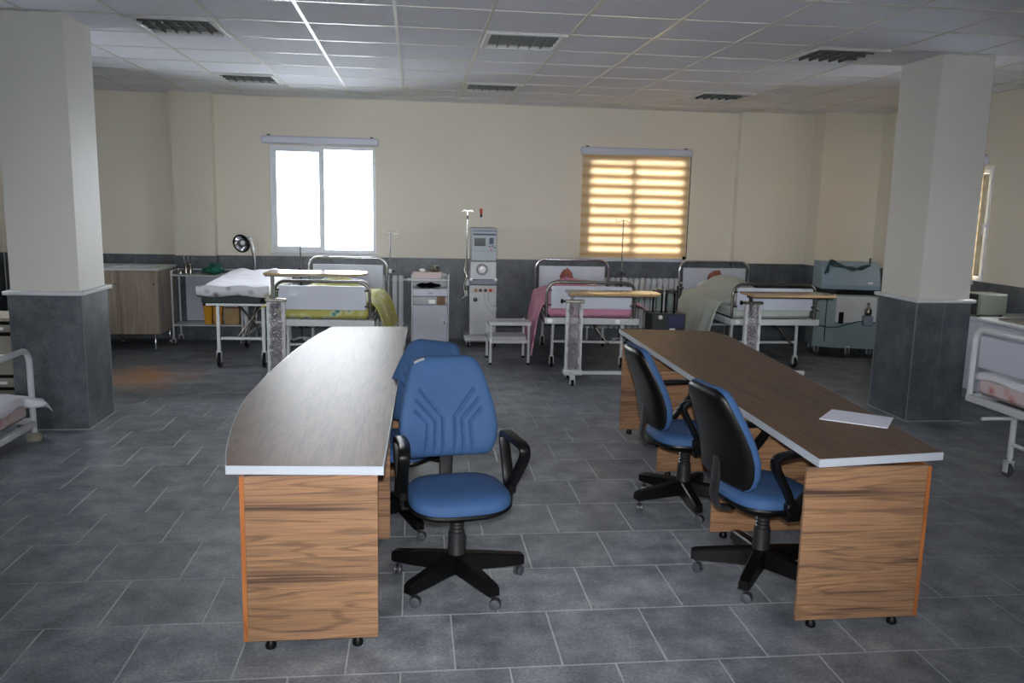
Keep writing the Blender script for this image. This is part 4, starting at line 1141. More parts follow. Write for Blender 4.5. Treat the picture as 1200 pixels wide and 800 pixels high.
# ------------------------------------------------------------------ drip stands
def drip_stand(label, x, y, h, m='chrome', hooks=True):
    r = thing('drip_stand', label, 'stand', (x, y, 0), 0, 'drip stands behind the beds')
    for k in range(4):
        a = PI/2*k+0.5
        MB().sweep([(0, 0, 0.06), (0.14*math.cos(a), 0.14*math.sin(a), 0.03)], 0.011, 8).put('leg', 'white_metal', r)
        MB().ball((0.14*math.cos(a), 0.14*math.sin(a), 0.017), 0.017, 0.017, 0.017, 10, 8).put('foot', 'black', r)
    MB().cyl((0, 0, 0.05), (0, 0, 0.95), 0.013, 12).put('pole', m, r)
    MB().cyl((0, 0, 0.93), (0, 0, h), 0.008, 10).put('upper_pole', m, r)
    MB().lathe([(0.012, 0), (0.022, 0.01), (0.022, 0.05), (0.012, 0.06)], (0, 0, 0.91), 14).put('collar', 'bright_plastic' if m == 'chrome' else 'dusty_black', r)
    k = MB().cyl((0.012, 0, 0.935), (0.045, 0, 0.935), 0.006, 8); k.ball((0.05, 0, 0.935), 0.012, 0.012, 0.012, 10, 8); k.put('knob', 'black', r)
    if hooks:
        hk = MB()
        for s in (-1, 1): hk.sweep(catmull([(0, 0, h-0.01), (s*0.04, 0, h-0.015), (s*0.085, 0, h-0.03), (s*0.10, 0, h-0.015), (s*0.095, 0, h+0.01)], 4), 0.004, 6)
        hk.put('hooks', m, r)
drip_stand('thin drip stand against the bright left window pane', -1.46, 11.0, 1.46, 'dull_chrome', False)
drip_stand('chrome drip stand with two hooks at the head of the yellow-green bed', -0.315, 11.0, 1.45)
drip_stand('dark thin drip stand in front of the zebra blind', 2.78, 11.02, 1.66, 'dull_chrome')

# ------------------------------------------------------------------ steel trolley with its load
tr = thing('instrument_trolley', 'white two-shelf trolley beside the light wood cabinet', 'trolley', (-2.58, 10.91, 0))
for x in (-0.42, 0.42):
    for y in (-0.17, 0.17):
        MB().sweep([(x, y, 0.93), (x, y, 0.12), (x+(-0.0), y, 0.08)], 0.013, 10).put('leg', 'white_metal', tr); caster(tr, x, y, 0.03, 'wheel', 0.09)
for z in (0.235, 0.862): MB().box(-0.43, 0.43, -0.18, 0.18, z, z+0.018, ch=0.004).put('shelf', 'white_metal', tr)
g = MB()
for y in (-0.17, 0.17): g.cyl((-0.42, y, 0.925) if y > 0 else (-0.42, y, 0.925), (0.42, y, 0.925) if y > 0 else (-0.40, y, 0.925), 0.007, 8)
for x in (-0.42, 0.42): g.cyl((x, -0.17, 0.925), (x, 0.17, 0.925), 0.007, 8)
g.put('guard_rail', 'white_metal', tr)
MB().box(-0.34, 0.42, 0.165, 0.175, 0.26, 0.85, ch=0.003).put('back_panel', 'white_panel', tr)
TZ = 0.8803
for x, y, rr, h, lab in ((-0.32, -0.03, 0.022, 0.055, 'short dark steel jar, first on the trolley top'), (-0.27, 0.03, 0.024, 0.13, 'tall steel jar, middle of the trio on the trolley'), (-0.20, -0.02, 0.025, 0.115, 'bright steel jar holding forceps on the trolley')):
    j = thing('steel_jar', lab, 'jar', (-2.60+x, 10.90+y, TZ))
    MB().lathe([(rr, 0), (rr*1.05, 0.005), (rr, 0.01), (rr, h-0.01), (rr*1.08, h), (rr*0.8, h+0.004)], seg=18).put('jar_body', 'steel', j)
    if h > 0.11:
        p = MB()
        for s in (-1, 1): p.sweep([(s*0.008, 0, h), (s*0.022, 0, h+0.06), (s*0.026, 0, h+0.085)], 0.004, 6); p.ball((s*0.028, 0, h+0.09), 0.011, 0.006, 0.013, 10, 8)
        p.put('forceps', 'chrome', j)
gb = MB().ball((0, 0, 0.05), 0.13, 0.10, 0.05, 30, 18, lambda p: Vector((p.x*(1+0.12*math.sin(p.z*9+p.y*5)), p.y*(1+0.1*math.sin(p.x*11)), p.z*(1+0.22*math.sin(p.x*7+1)*math.cos(p.y*6)) if p.z > 0 else max(p.z, -0.95))))
for a in (0.3, 2.2): gb.sweep(catmull([(0, 0, 0.09), (0.05*math.cos(a), 0.05*math.sin(a), 0.125), (0.09*math.cos(a), 0.09*math.sin(a), 0.10)], 5), [0.018]*11, 8)
o = gb.put('cloth_bundle', 'green_cloth'); o.location = (-2.52, 10.86, TZ+0.001); tag(o, 'knotted dark green cloth bundle on the trolley top', 'cloth')
o = MB().box(-0.05, 0.05, -0.035, 0.035, 0, 0.02, ch=0.006).put('gauze_pack', 'sheet'); o.location = (-2.27, 10.90, TZ); tag(o, 'small white pack beside the green bundle on the trolley', 'pack')
SZ = 0.2533
for x, lab in ((-2.56, 'yellow sharps bin with black lid, the outer one on the lower trolley shelf'), (-2.44, 'yellow sharps bin with black lid, tucked behind the couch leg')):
    s = thing('sharps_bin', lab, 'bin', (x-0.03, 10.85, SZ), 0)
    MB().prism([(-0.04, -0.05), (0.04, -0.05), (0.04, 0.05), (-0.04, 0.05)], 0, 0.01)
    b = MB(); b.v = [(i*0.038, j*0.05, 0) for i, j in ((-1, -1), (1, -1), (1, 1), (-1, 1))]+[(i*0.052, j*0.062, 0.235) for i, j in ((-1, -1), (1, -1), (1, 1), (-1, 1))]
    b.f = [(3, 2, 1, 0), (4, 5, 6, 7)]+[(i, (i+1) % 4, 4+(i+1) % 4, 4+i) for i in range(4)]
    b.put('bin_body', 'yellow', s, smooth=False)
    MB().box(-0.058, 0.058, -0.068, 0.068, 0.235, 0.262, ch=0.006).put('lid', 'black', s)
bx = thing('cardboard_box', 'tan cardboard box on the lower trolley shelf', 'box', (-2.30, 10.87, SZ))
MB().box(-0.09, 0.09, -0.08, 0.08, 0, 0.20, ch=0.002).put('box_body', 'cardboard', bx)
for s in (-1, 1): MB().box(-0.09, 0.09, min(s*0.002, s*0.08), max(s*0.002, s*0.08), 0.2005, 0.204).put('box_flap', 'cardboard', bx, smooth=False)

# light wood cabinet behind the left column
cb = thing('wood_cabinet', 'light vertical-grain cabinet on thin steel legs behind the left column', 'cabinet', (-3.70, 10.70, 0))
MB().box(-0.66, 0.66, -0.36, 0.36, 0.19, 0.955, ch=0.003).put('cabinet_body', 'light_wood', cb, smooth=False)
for x0, x1 in ((-0.655, -0.222), (-0.216, 0.216), (0.222, 0.655)):
    dr = MB().box(x0, x1, -0.378, -0.361, 0.195, 0.95, ch=0.003).put('cabinet_door', 'light_wood', cb, smooth=False)
    MB().cyl((x1-0.04, -0.378, 0.80), (x1-0.04, -0.395, 0.80), 0.008, 10).put('knob', 'steel', dr)
MB().box(-0.68, 0.68, -0.39, 0.38, 0.956, 0.985, ch=0.006).put('cabinet_top', 'ledge', cb)
for x in (-0.58, 0.0, 0.58):
    for y in (-0.3, 0.3): MB().lathe([(0.012, 0.19), (0.012, 0.03), (0.018, 0.02), (0.018, 0.0)], (x, y, 0), 12).put('leg', 'chrome', cb)
for x, y, a, lab in ((-3.52, 10.55, 0.2, 'white paper pad on the light wood cabinet near the column'), (-3.28, 10.62, -0.3, 'small white paper pad farther along the light wood cabinet')):
    o = MB().box(-0.10, 0.10, -0.07, 0.07, 0, 0.012, ch=0.002).put('paper_pad', 'paper'); o.location = (x, y, 0.9853); o.rotation_euler = (0, 0, a); tag(o, lab, 'paper')

# drawer cabinet behind the low bed, at the far left
sd = thing('drawer_cabinet', 'beige drawer cabinet with dark gaps behind the low bed', 'cabinet', (-3.95, 7.80, 0), 0)
MB().box(-0.68, 0.72, -0.22, 0.22, 0.03, 0.735, ch=0.003).put('cabinet_body', 'black', sd, smooth=False)
MB().box(-0.70, 0.74, -0.25, 0.24, 0.736, 0.765, ch=0.004).put('cabinet_top', 'beige', sd)
MB().box(-0.66, 0.70, -0.20, 0.2, 0.0, 0.03).put('plinth', 'black', sd, smooth=False)
for z0, z1 in ((0.035, 0.125), (0.155, 0.235), (0.265, 0.605), (0.64, 0.705)):
    for x0, x1 in ((-0.675, 0.015), (0.025, 0.715)):
        d_ = MB().box(x0, x1, -0.24, -0.221, z0, z1, ch=0.003).put('drawer', 'beige', sd, smooth=False)
        MB().box((x0+x1)/2-0.06, (x0+x1)/2+0.06, -0.256, -0.2405, (z0+z1)/2-0.012, (z0+z1)/2+0.012, ch=0.004).put('handle', 'bright_plastic', d_)

# ------------------------------------------------------------------ radiators
def radiator(label, x0, x1, y=11.2, z0=0.17, z1=0.87):
    r = thing('radiator', label, 'radiator', ((x0+x1)/2, y, 0), 0)
    n = int((x1-x0)/0.08); s = (x1-x0)/n; w = (x1-x0)/2
    for i in range(n):
        x = -w+s*(i+0.5)
        b = MB().box(x-s*0.42, x+s*0.42, -0.045, 0.045, z0, z1, ch=0.012)
        b.box(x-s*0.12, x+s*0.12, -0.056, -0.045, z0+0.06, z1-0.09, ch=0.004)
        b.put('radiator_section', 'white_metal', r)
    b = MB()
    for z in (z0+0.05, z1-0.06): b.cyl((-w, 0, z), (w, 0, z), 0.018, 10)
    b.put('manifold', 'white_metal', r)
    v = MB().cyl((w, 0, z1-0.06), (w+0.07, 0, z1-0.06), 0.012, 10); v.lathe([(0.012, 0), (0.022, 0.005), (0.022, 0.04), (0.014, 0.048)], (w+0.045, 0, z1-0.06), 14, (1, 0, 0)); v.put('valve', 'bright_plastic', r)
    w_ = MB()
    for x in (-w+0.12, w-0.12): w_.box(x-0.01, x+0.01, -0.03, 0.03, 0.0, z0+0.03)
    w_.put('stand', 'white_metal', r, smooth=False)
radiator('white sectional radiator below the bare window', -1.75, -0.14)
radiator('white sectional radiator below the zebra blind', 2.25, 3.66)

# ------------------------------------------------------------------ bedside cabinet
ns = thing('bedside_cabinet', 'white bedside cabinet with brown picture on its shiny drawer', 'cabinet', (0.20, 10.62, 0))
b = MB().box(-0.24, -0.222, 0, 0.42, 0.07, 0.92, ch=0.003); b.box(0.222, 0.24, 0, 0.42, 0.07, 0.92, ch=0.003); b.box(-0.222, 0.222, 0.40, 0.42, 0.07, 0.92)
b.box(-0.222, 0.222, 0.01, 0.40, 0.07, 0.10); b.box(-0.222, 0.222, 0.01, 0.40, 0.725, 0.745); b.box(-0.222, 0.222, 0.02, 0.40, 0.56, 0.575)
b.put('cabinet_body', 'white_metal', ns, smooth=False)
MB().box(-0.245, 0.245, -0.01, 0.425, 0.845, 0.875, ch=0.006).put('cabinet_top', 'white_metal', ns)
g = MB()
for x in (-0.235, 0.235): g.sweep([(x, 0.0, 0.87), (x, 0.0, 0.93), (x, 0.41, 0.93), (x, 0.41, 0.87)], 0.007, 8)
g.put('side_rail', 'white_metal', ns)
d1 = MB().box(-0.218, 0.218, -0.008, 0.01, 0.655, 0.735, ch=0.004).put('drawer', 'white_panel', ns)
MB().box(-0.03, 0.03, -0.02, -0.0085, 0.69, 0.70, ch=0.003).put('handle', 'chrome', d1)
d2 = MB().box(-0.218, 0.218, -0.008, 0.01, 0.545, 0.65, ch=0.004).put('drawer', 'silver', ns, label='shiny film-covered drawer front')
MB().box(0.085, 0.19, -0.0105, -0.0085, 0.545, 0.65).put('picture_label', 'brown_print', d2, smooth=False)
MB().box(-0.02, 0.065, -0.0105, -0.0085, 0.56, 0.61).put('white_label', 'bright_plastic', d2, smooth=False)
dr = MB().box(-0.218, 0.218, -0.008, 0.01, 0.085, 0.54, ch=0.004).put('cabinet_door', 'white_panel', ns)
MB().box(0.17, 0.185, -0.02, -0.0085, 0.30, 0.36, ch=0.003).put('handle', 'chrome', dr)
for x in (-0.2, 0.2):
    for y in (0.04, 0.38): caster(ns, x, y, 0.024, 'black', 0.07)
NB = (0.20, 10.62)
o = MB().prism([(-0.19, -0.10), (0.17, -0.10), (0.19, -0.08), (0.19, 0.10), (-0.17, 0.10), (-0.19, 0.08)], 0, 0.075).put('lidded_tray', 'pinkish', angle=30); o.location = (0.17, 10.83, 0.8755)
tag(o, 'pinkish lidded box on top of the bedside cabinet', 'box')
c = thing('steel_cup', 'steel cup standing on the pinkish box', 'cup', (0.26, 10.83, 0.951))
MB().lathe([(0.05, 0.0), (0.055, 0.01), (0.058, 0.075), (0.062, 0.078), (0.052, 0.076), (0.05, 0.02)], seg=22).put('cup_body', 'steel', c)
o = MB().lathe([(0.035, 0), (0.04, 0.01), (0.04, 0.03), (0.03, 0.036)], seg=16).put('white_dish', 'bright_plastic'); o.location = (0.10, 10.83, 0.951); tag(o, 'small white dish on the pinkish box', 'dish')
dk = thing('black_bag', 'dark folded bag in the open slot of the bedside cabinet', 'bag', (0.18, 10.82, 0.7455))
MB().ball((0, 0, 0.03), 0.16, 0.12, 0.03, 24, 12, lambda p: Vector((p.x, p.y, max(-0.98, p.z*(1+0.3*math.sin(p.x*8)))))).put('bag_body', 'black', dk)
MB().sweep(catmull([(-0.02, -0.08, 0.05), (0.03, -0.1, 0.075), (0.08, -0.08, 0.05)], 5), 0.006, 6).put('handle', 'black', dk)

# ------------------------------------------------------------------ dialysis machine
dm = thing('dialysis_machine', 'tall white dialysis machine with dark screen and red-topped mast', 'machine', (0.89, 10.68, 0))
MB().box(-0.255, 0.20, -0.10, 0.42, 0.07, 0.15, ch=0.02).put('base', 'white_metal', dm)
for x in (-0.2, 0.15):
    for y in (-0.05, 0.37): caster(dm, x, y, 0.028, 'black', 0.075)
MB().box(-0.185, 0.165, 0.0, 0.36, 0.15, 0.795, ch=0.008).put('lower_cabinet', 'machine_white', dm)
mid = MB().box(-0.178, 0.158, 0.01, 0.35, 0.80, 1.10, ch=0.008).put('middle_unit', 'machine_white', dm)
MB().lathe([(0.075, 0), (0.075, 0.012), (0.055, 0.02), (0.05, 0.014)], (-0.03, 0.01, 1.0), 26, (0, -1, 0)).put('pump_dial', 'silver', mid)
MB().lathe([(0.04, 0), (0.04, 0.022), (0.03, 0.028)], (-0.02, 0.005, 1.0), 20, (0, -1, 0)).put('pump_rotor', 'bright_plastic', mid)
MB().box(-0.185, 0.168, -0.03, 0.01, 0.80, 0.875, ch=0.012).put('shelf_lip', 'machine_grey', mid)
for x in (-0.17, 0.15): MB().ball((x, -0.035, 0.87), 0.022, 0.018, 0.02, 12, 8).put('clip', 'bright_plastic', mid)
top = MB().box(-0.172, 0.160, 0.0, 0.34, 1.105, 1.53, ch=0.012).put('top_unit', 'machine_pale', dm)
MB().box(-0.155, 0.155, -0.006, 0.004, 1.478, 1.505, ch=0.002).put('title_strip', 'machine_grey', top)
MB().box(-0.13, 0.01, -0.007, 0.003, 1.30, 1.40, ch=0.002).put('screen', 'screen', top)
MB().box(-0.15, 0.145, -0.005, 0.004, 1.435, 1.458, ch=0.002).put('key_strip', 'navy', top)
MB().box(0.06, 0.115, -0.007, 0.003, 1.325, 1.405, ch=0.002).put('keypad', 'navy', top)
for i, (x, z) in enumerate(((0.065, 1.29), (0.10, 1.30), (0.13, 1.28), (0.085, 1.255))): MB().cyl((x, 0.0, z), (x, -0.010, z), 0.011, 10).put('button', ('dark_box', 'navy', 'dark_box', 'red')[i], top)
MB().box(-0.155, 0.145, -0.004, 0.004, 1.232, 1.238).put('seam', 'machine_grey', top, smooth=False)
pt = MB().box(-0.15, 0.145, -0.008, 0.002, 0.70, 0.765, ch=0.003).put('port_plate', 'pinkish', dm)
for i, x in enumerate((-0.105, -0.045, 0.02, 0.085)): MB().lathe([(0.020, 0), (0.020, 0.02), (0.012, 0.024)], (x, -0.008, 0.732), 16, (0, -1, 0)).put('port', ('cardboard', 'dark_box', 'navy', 'red')[i], pt)
MB().lathe([(0.028, 0), (0.028, 0.012), (0.018, 0.016)], (-0.11, 0.0, 0.61), 18, (0, -1, 0)).put('gauge', 'dark_box', dm)
MB().sweep(catmull([(0.0, -0.02, 0.71), (0.02, -0.04, 0.58), (0.08, -0.045, 0.47), (0.14, -0.04, 0.44), (0.165, -0.02, 0.5)], 8), 0.007, 8).put('hose', 'hose', dm)
MB().sweep(catmull([(0.05, -0.02, 0.71), (0.07, -0.04, 0.60), (0.12, -0.04, 0.53), (0.165, -0.02, 0.56)], 8), 0.007, 8).put('hose', 'hose', dm)
MB().sweep([(-0.03, 0.2, 1.525), (-0.035, 0.2, 1.66)], 0.008, 8).put('mast', 'white_metal', dm)
MB().lathe([(0.016, 0), (0.016, 0.04), (0.013, 0.045)], (-0.035, 0.2, 1.66), 14).put('mast_light_base', 'dusty_black', dm)
MB().lathe([(0.015, 0), (0.018, 0.01), (0.018, 0.06), (0.008, 0.07)], (-0.037, 0.2, 1.704), 14).put('mast_light', 'red', dm)
MB().cyl((-0.225, 0.12, 0.55), (-0.215, 0.12, 1.74), 0.010, 10).put('pole', 'chrome', dm)
hk = MB()
for s in (-1, 1): hk.sweep(catmull([(-0.215, 0.12, 1.735), (-0.215+s*0.04, 0.12, 1.745), (-0.215+s*0.07, 0.12, 1.73)], 4), 0.004, 6)
hk.lathe([(0.012, 0), (0.017, 0.02), (0.012, 0.10)], (-0.215, 0.12, 1.63), 12)
hk.put('pole_hook', 'chrome', dm)
b = MB(); b.box(-0.235, -0.18, 0.08, 0.16, 0.78, 0.86, ch=0.008); b.box(-0.24, -0.205, 0.09, 0.14, 0.64, 0.72, ch=0.006); b.put('pole_clamp', 'white_metal', dm)
MB().sweep(catmull([(-0.225, 0.08, 1.1), (-0.25, 0.06, 0.98), (-0.22, 0.05, 0.9), (-0.26, 0.05, 0.78), (-0.24, 0.05, 0.66), (-0.29, 0.05, 0.60)], 8), 0.012, 8).put('hose', 'steel', dm)

# ------------------------------------------------------------------ step stool
st = thing('step_stool', 'grey-white two-step stool beside the pink blanket', 'stool', (1.09, 9.65, 0), 0)
for x in (-0.22, 0.22):
    for y, z in ((-0.25, 0.48), (0.22, 0.48)):
        MB().box(x-0.014, x+0.014, y-0.014, y+0.014, 0.02, z, ch=0.002).put('leg', 'white_metal', st, smooth=False)
        MB().lathe([(0.018, 0.0), (0.018, 0.022), (0.012, 0.026)], (x, y, 0), 12).put('foot', 'black', st)
MB().box(-0.245, 0.245, -0.27, 0.0, 0.455, 0.50, ch=0.008).put('upper_step', 'white_metal', st)
MB().box(-0.235, 0.215, -0.10, 0.245, 0.26, 0.305, ch=0.008).put('lower_step', 'white_metal', st)
b = MB().box(-0.22, -0.20, -0.25, 0.22, 0.455, 0.475); b.box(0.20, 0.22, -0.25, 0.22, 0.455, 0.475); b.box(-0.23, 0.23, -0.262, -0.238, 0.25, 0.29, ch=0.003); b.box(-0.22, 0.22, 0.21, 0.23, 0.45, 0.475)
b.put('side_bar', 'white_metal', st, smooth=False)
MB().box(-0.231, -0.209, -0.2655, -0.2625, 0.24, 0.31).put('reflector', 'bright_plastic', st, smooth=False)

# ------------------------------------------------------------------ suction unit between the two right beds
su = thing('suction_unit', 'dark suction unit with clear jars between the pink and pale green beds', 'machine', (3.06, 9.75, 0))
MB().box(-0.20, 0.22, -0.02, 0.30, 0.07, 0.56, ch=0.012).put('casing', 'dark_box', su)
for x in (-0.15, 0.17):
    for y in (0.03, 0.25): caster(su, x, y, 0.028, 'black', 0.08)
MB().box(0.0, 0.20, -0.028, -0.018, 0.40, 0.55, ch=0.004).put('control_panel', 'navy', su)
MB().box(0.02, 0.09, -0.036, -0.026, 0.36, 0.385, ch=0.004).put('switch_plate', 'bright_plastic', su)
MB().lathe([(0.025, 0), (0.025, 0.02), (0.018, 0.026)], (-0.10, -0.02, 0.52), 16, (0, -1, 0)).put('regulator_knob', 'bright_plastic', su)
for x in (-0.10, 0.06):
    j = MB().lathe([(0.062, 0.561), (0.065, 0.57), (0.065, 0.79), (0.05, 0.81)], (x, 0.12, 0), 24).put('jar', 'jar', su)
    MB().lathe([(0.055, 0.805), (0.07, 0.81), (0.07, 0.84), (0.03, 0.85)], (x, 0.12, 0), 24).put('lid', 'dusty_black', j)
MB().sweep(catmull([(-0.10, 0.12, 0.845), (-0.06, 0.11, 0.90), (0.0, 0.12, 0.86), (0.06, 0.12, 0.845)], 6), 0.006, 8).put('hose', 'hose', su)
MB().sweep(catmull([(-0.12, 0.12, 0.845), (-0.10, 0.05, 0.93), (-0.06, 0.0, 0.95)], 6), 0.006, 8).put('hose', 'hose', su)
MB().sweep([(0.19, 0.26, 0.55), (0.19, 0.26, 0.87), (0.19, 0.06, 0.87)], 0.012, 8).put('push_handle', 'dusty_black', su)

# ------------------------------------------------------------------ grey-blue machine by the right column
mb_ = thing('treatment_machine', 'grey-blue treatment machine on castors beside the right column', 'machine', (5.48, 9.98, 0), rad(-14))
b = MB().prism([(-0.40, -0.02), (-0.17, -0.10), (0.34, -0.10), (0.36, -0.06), (0.36, 0.42), (-0.40, 0.42)], 0.12, 0.80)
b.put('cabinet_body', 'machine_teal', mb_, smooth=False)
MB().prism([(-0.36, -0.0), (-0.17, -0.07), (0.32, -0.07), (0.33, 0.40), (-0.36, 0.40)], 0.80, 0.865).put('recess', 'black', mb_, smooth=False)
tp = MB(); pr = [(-0.10, 0.866), (-0.115, 0.92), (-0.02, 1.13), (0.06, 1.20), (0.40, 1.20), (0.40, 0.866)]
tp.prism(pr, -0.36, 0.35, 'x').put('top_unit', 'machine_blue', mb_, smooth=False)
MB().box(0.20, 0.26, -0.105, -0.09, 0.93, 0.965, ch=0.004, rot=Matrix.Rotation(0, 4, 'X')).put('badge', 'bright_plastic', mb_)
MB().box(-0.40, 0.36, -0.10, -0.085, 0.33, 0.334).put('seam', 'machine_grey', mb_, smooth=False)
MB().box(-0.12, -0.06, -0.108, -0.095, 0.43, 0.58, ch=0.004).put('slot', 'black', mb_)
MB().box(-0.16, 0.33, -0.103, -0.099, 0.45, 0.78, ch=0.002).put('front_panel', 'machine_white', mb_)
hd_ = MB().box(0.16, 0.28, -0.19, -0.10, 0.42, 0.55, ch=0.012).put('pump_holder', 'machine_grey', mb_)
MB().lathe([(0.03, 0), (0.045, 0.02), (0.045, 0.07), (0.02, 0.10), (0.012, 0.14), (0.02, 0.16)], (0.22, -0.14, 0.551), 18).put('pump_bottle', 'steel', hd_)
MB().sweep(catmull([(-0.38, -0.03, 0.40), (-0.2, -0.13, 0.38), (-0.05, -0.14, 0.42), (0.12, -0.15, 0.47), (0.3, -0.13, 0.46), (0.35, -0.05, 0.46)], 6), 0.008, 8).put('hose', 'dark_hose', mb_)
MB().sweep(catmull([(-0.27, -0.085, 0.80), (-0.275, -0.09, 0.5), (-0.27, -0.09, 0.2)], 6), 0.007, 8).put('hose', 'dark_hose', mb_)
rr = random.Random(3); tub = MB()
for k in range(3):
    tub.sweep(catmull([(-0.32+0.02*k, -0.05, 1.05-0.05*k), (-0.26, -0.02, 1.17+0.02*k), (-0.14+rr.uniform(-.03, .03), 0.0, 1.14+0.02*k), (0.0, -0.03-0.02*k, 1.14-0.015*k), (0.12, -0.03, 1.12+0.015*k), (0.24, 0.02, 1.17)], 8), 0.013, 8)
tub.put('hose_bundle', 'dark_hose', mb_)
MB().sweep([(0.24, 0.03, 1.19), (0.24, 0.03, 1.26)], 0.012, 8).put('stub', 'dusty_black', mb_)
for x, y in ((-0.34, 0.03), (0.02, -0.07), (-0.34, 0.36), (0.30, 0.0), (0.30, 0.36)): caster(mb_, x, y-0.02, 0.062, 'wheel', 0.13)

# ------------------------------------------------------------------ low bed at the far left (foreground) and cot at the right
lb = thing('low_bed', 'low white tubular bed with pink flowered mattress beside the left column', 'bed', (-2.83, 5.95, 0))
def end_u(y0, y1, z0, z1, rr_, x):
    p = [(x, y1, z0), (x, y1, z1-rr_)]+[(x, y1-rr_+rr_*math.cos(a), z1-rr_+rr_*math.sin(a)) for a in [PI/2*i/6 for i in range(1, 7)]]
    p += [(x, y0+rr_-rr_*math.sin(a), z1-rr_+rr_*math.cos(a)) for a in [PI/2*i/6 for i in range(0, 7)]]+[(x, y0, z0)]
    return p
MB().sweep(end_u(-0.42, 0.47, 0.06, 0.69, 0.10, 0), 0.022, 14).put('end_rail', 'white_metal', lb)
MB().sweep(end_u(-0.42, 0.47, 0.06, 0.80, 0.10, -1.95), 0.022, 14).put('end_rail', 'white_metal', lb)
b = MB()
for y in (-0.42, 0.47): b.box(-1.95, 0.0, y-0.02, y+0.02, 0.12, 0.17, ch=0.005)
b.box(-0.02, 0.02, -0.42, 0.47, 0.105, 0.15, ch=0.005); b.put('bed_frame', 'white_metal', lb)
for x in (0, -1.95):
    for y in (-0.42, 0.47): MB().lathe([(0.055, 0.0), (0.06, 0.008), (0.058, 0.035), (0.03, 0.06), (0.022, 0.062)], (x, y, 0), 20).put('foot_disc', 'beige', lb)
MB().box(-1.9, -0.022, -0.39, 0.44, 0.172, 0.312, ch=0.03).put('mattress', 'flower_sheet', lb)
def shf(u, v):
    y = -0.40+0.96*v; t = -1.5+1.60*u
    z = 0.322+0.012*math.sin(t*9+y*5)*math.sin(y*7)
    z += 0.05*math.exp(-((t+0.16)/0.14)**2)*math.exp(-((y-0.30)/0.16)**2)+0.035*math.exp(-((t+0.25)/0.12)**2-((y+0.05)/0.2)**2)
    far = smoothstep(0.36, 0.46, y)
    edge = -0.018+0.13*far
    if t > -0.03:
        d = t+0.03
        x = min(-0.03+d, edge)
        z -= max(0, d-(edge+0.03)*0.7)*(0.36+0.75*far)+0.010*math.sin(y*17)
    else: x = t
    if y > 0.47: z -= (y-0.47)*1.1
    return (x, y, z)
b = MB().grid(shf, 60, 50); o = b.put('white_sheet', 'sheet', None, angle=80); o.location = (-2.83, 5.95, 0); md = o.modifiers.new('thickness', 'SOLIDIFY'); md.thickness = 0.01; md.offset = 1
tag(o, 'crumpled white sheet on the low bed, one corner hanging past the rail', 'sheet')

rbd = thing('white_cot', 'white tubular bed with pink mattress at the right edge, crank handle out', 'bed', (4.10, 5.15, 0))
MB().sweep(end_u(-0.55, 0.46, 0.50, 1.0, 0.09, 0), 0.022, 14).put('end_rail', 'white_metal', rbd)
MB().sweep(end_u(-0.55, 0.46, 0.50, 1.06, 0.09, 1.9), 0.022, 14).put('end_rail', 'white_metal', rbd)
MB().box(0.008, 0.018, -0.50, 0.41, 0.72, 0.955, ch=0.003).put('end_panel', 'white_panel', rbd)
b = MB().box(-0.02, 0.02, -0.57, 0.48, 0.455, 0.51, ch=0.006)
for y in (-0.55, 0.46): b.box(0.0, 1.9, y-0.02, y+0.02, 0.455, 0.51, ch=0.006)
b.put('bed_frame', 'white_metal', rbd)
for x in (0.06, 1.75):
    for y in (-0.42, 0.05):
        MB().cyl((x, y, 0.14), (x, y, 0.46), 0.02, 12).put('leg', 'white_metal', rbd); caster(rbd, x, y, 0.05, 'wheel', 0.15)
    MB().cyl((x, -0.42, 0.24), (x, 0.05, 0.24), 0.015, 10).put('cross_bar', 'white_metal', rbd)
ck = MB().cyl((-0.20, 0.03, 0.43), (0.5, 0.03, 0.43), 0.013, 10); ck.put('crank_handle', 'white_metal', rbd)
MB().box(0.03, 1.86, -0.52, 0.43, 0.515, 0.66, ch=0.03).put('mattress', 'flower_sheet', rbd)
o = MB().grid(lambda u, v: (0.028+1.7*u-(0.0 if u > 0.01 else 0.0), -0.535+0.98*v, 0.672+0.008*math.sin(u*30)*math.sin(v*9)), 30, 20)
n = len(o.v)
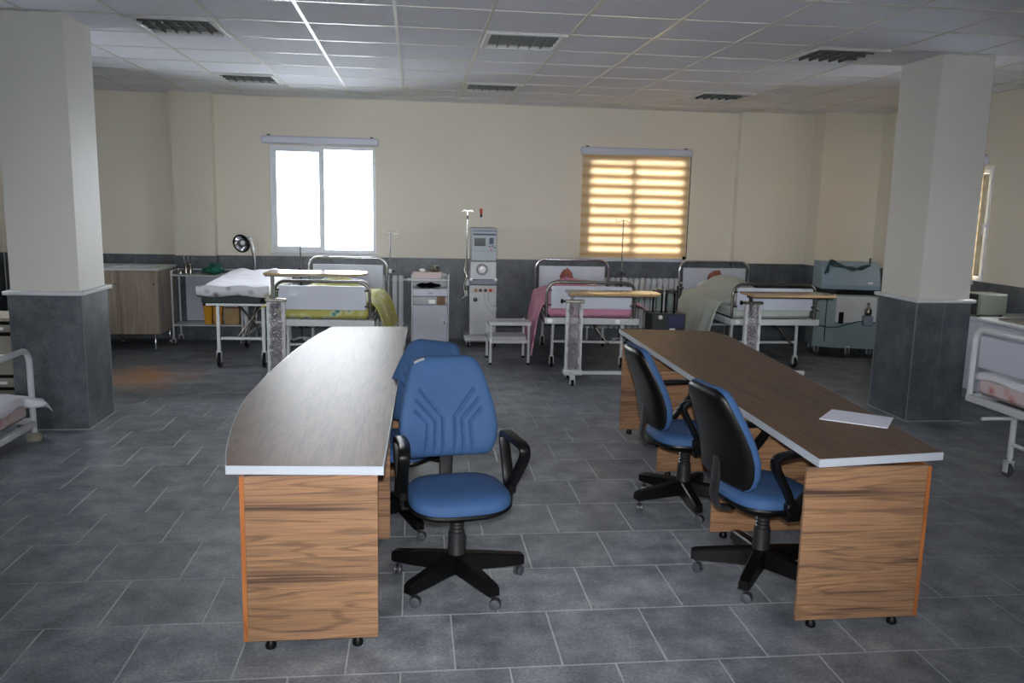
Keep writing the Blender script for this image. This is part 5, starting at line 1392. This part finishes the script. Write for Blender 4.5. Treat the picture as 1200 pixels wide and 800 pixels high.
o.grid(lambda u, v: (0.024, -0.535+0.98*u, 0.672-0.035*v-0.01*math.sin(u*14)*v), 30, 4)
o = o.put('folded_sheet', 'sheet', None, angle=80); o.location = (4.10, 5.15, 0); md = o.modifiers.new('thickness', 'SOLIDIFY'); md.thickness = 0.008; md.offset = 0
tag(o, 'white sheet laid over the pink mattress of the right-hand white bed', 'sheet')

# ------------------------------------------------------------------ counter and box on the right wall
ct = thing('wall_counter', 'white counter cabinet on the right wall behind the column', 'cabinet', (5.86, 7.0, 0))
MB().box(-0.36, 0.36, -0.9, 0.86, 0.10, 0.80, ch=0.003).put('cabinet_body', 'white_panel', ct, smooth=False)
MB().box(-0.32, 0.36, -0.88, 0.84, 0.0, 0.10).put('plinth', 'grey_plinth', ct, smooth=False)
MB().box(-0.385, 0.37, -0.92, 0.88, 0.801, 0.83, ch=0.005).put('worktop', 'ledge', ct)
for k in range(4):
    y0 = -0.89+k*0.437; d_ = MB().box(-0.378, -0.3615, y0, y0+0.43, 0.11, 0.79, ch=0.003).put('cabinet_door', 'white_panel', ct, smooth=False)
    MB().box(-0.39, -0.3785, y0+0.34, y0+0.40, 0.73, 0.745, ch=0.003).put('handle', 'dusty_black', d_)
mo = thing('grey_box', 'olive-grey box appliance with dark side on the white counter beside the column', 'appliance', (5.69, 7.70, 0.8303))
MB().box(-0.155, 0.155, -0.11, 0.15, 0.012, 0.225, ch=0.008).put('casing', 'olive_box', mo)
for x in (-0.12, 0.12):
    for y in (-0.08, 0.12): MB().cyl((x, y, 0), (x, y, 0.013), 0.015, 10).put('foot', 'black', mo)
MB().box(-0.162, -0.156, -0.10, 0.14, 0.02, 0.215, ch=0.002).put('dark_side_panel', 'dusty_black', mo)  # dark panel covering the left face
MB().box(-0.14, 0.14, -0.1175, -0.111, 0.025, 0.21, ch=0.003).put('front_panel', 'olive_box', mo)
o = MB().box(-0.13, 0.13, -0.18, 0.18, 0, 0.02, ch=0.004).put('flat_tray', 'steel'); o.location = (5.70, 7.15, 0.8303); tag(o, 'flat steel tray on the white counter in front of the box', 'tray')
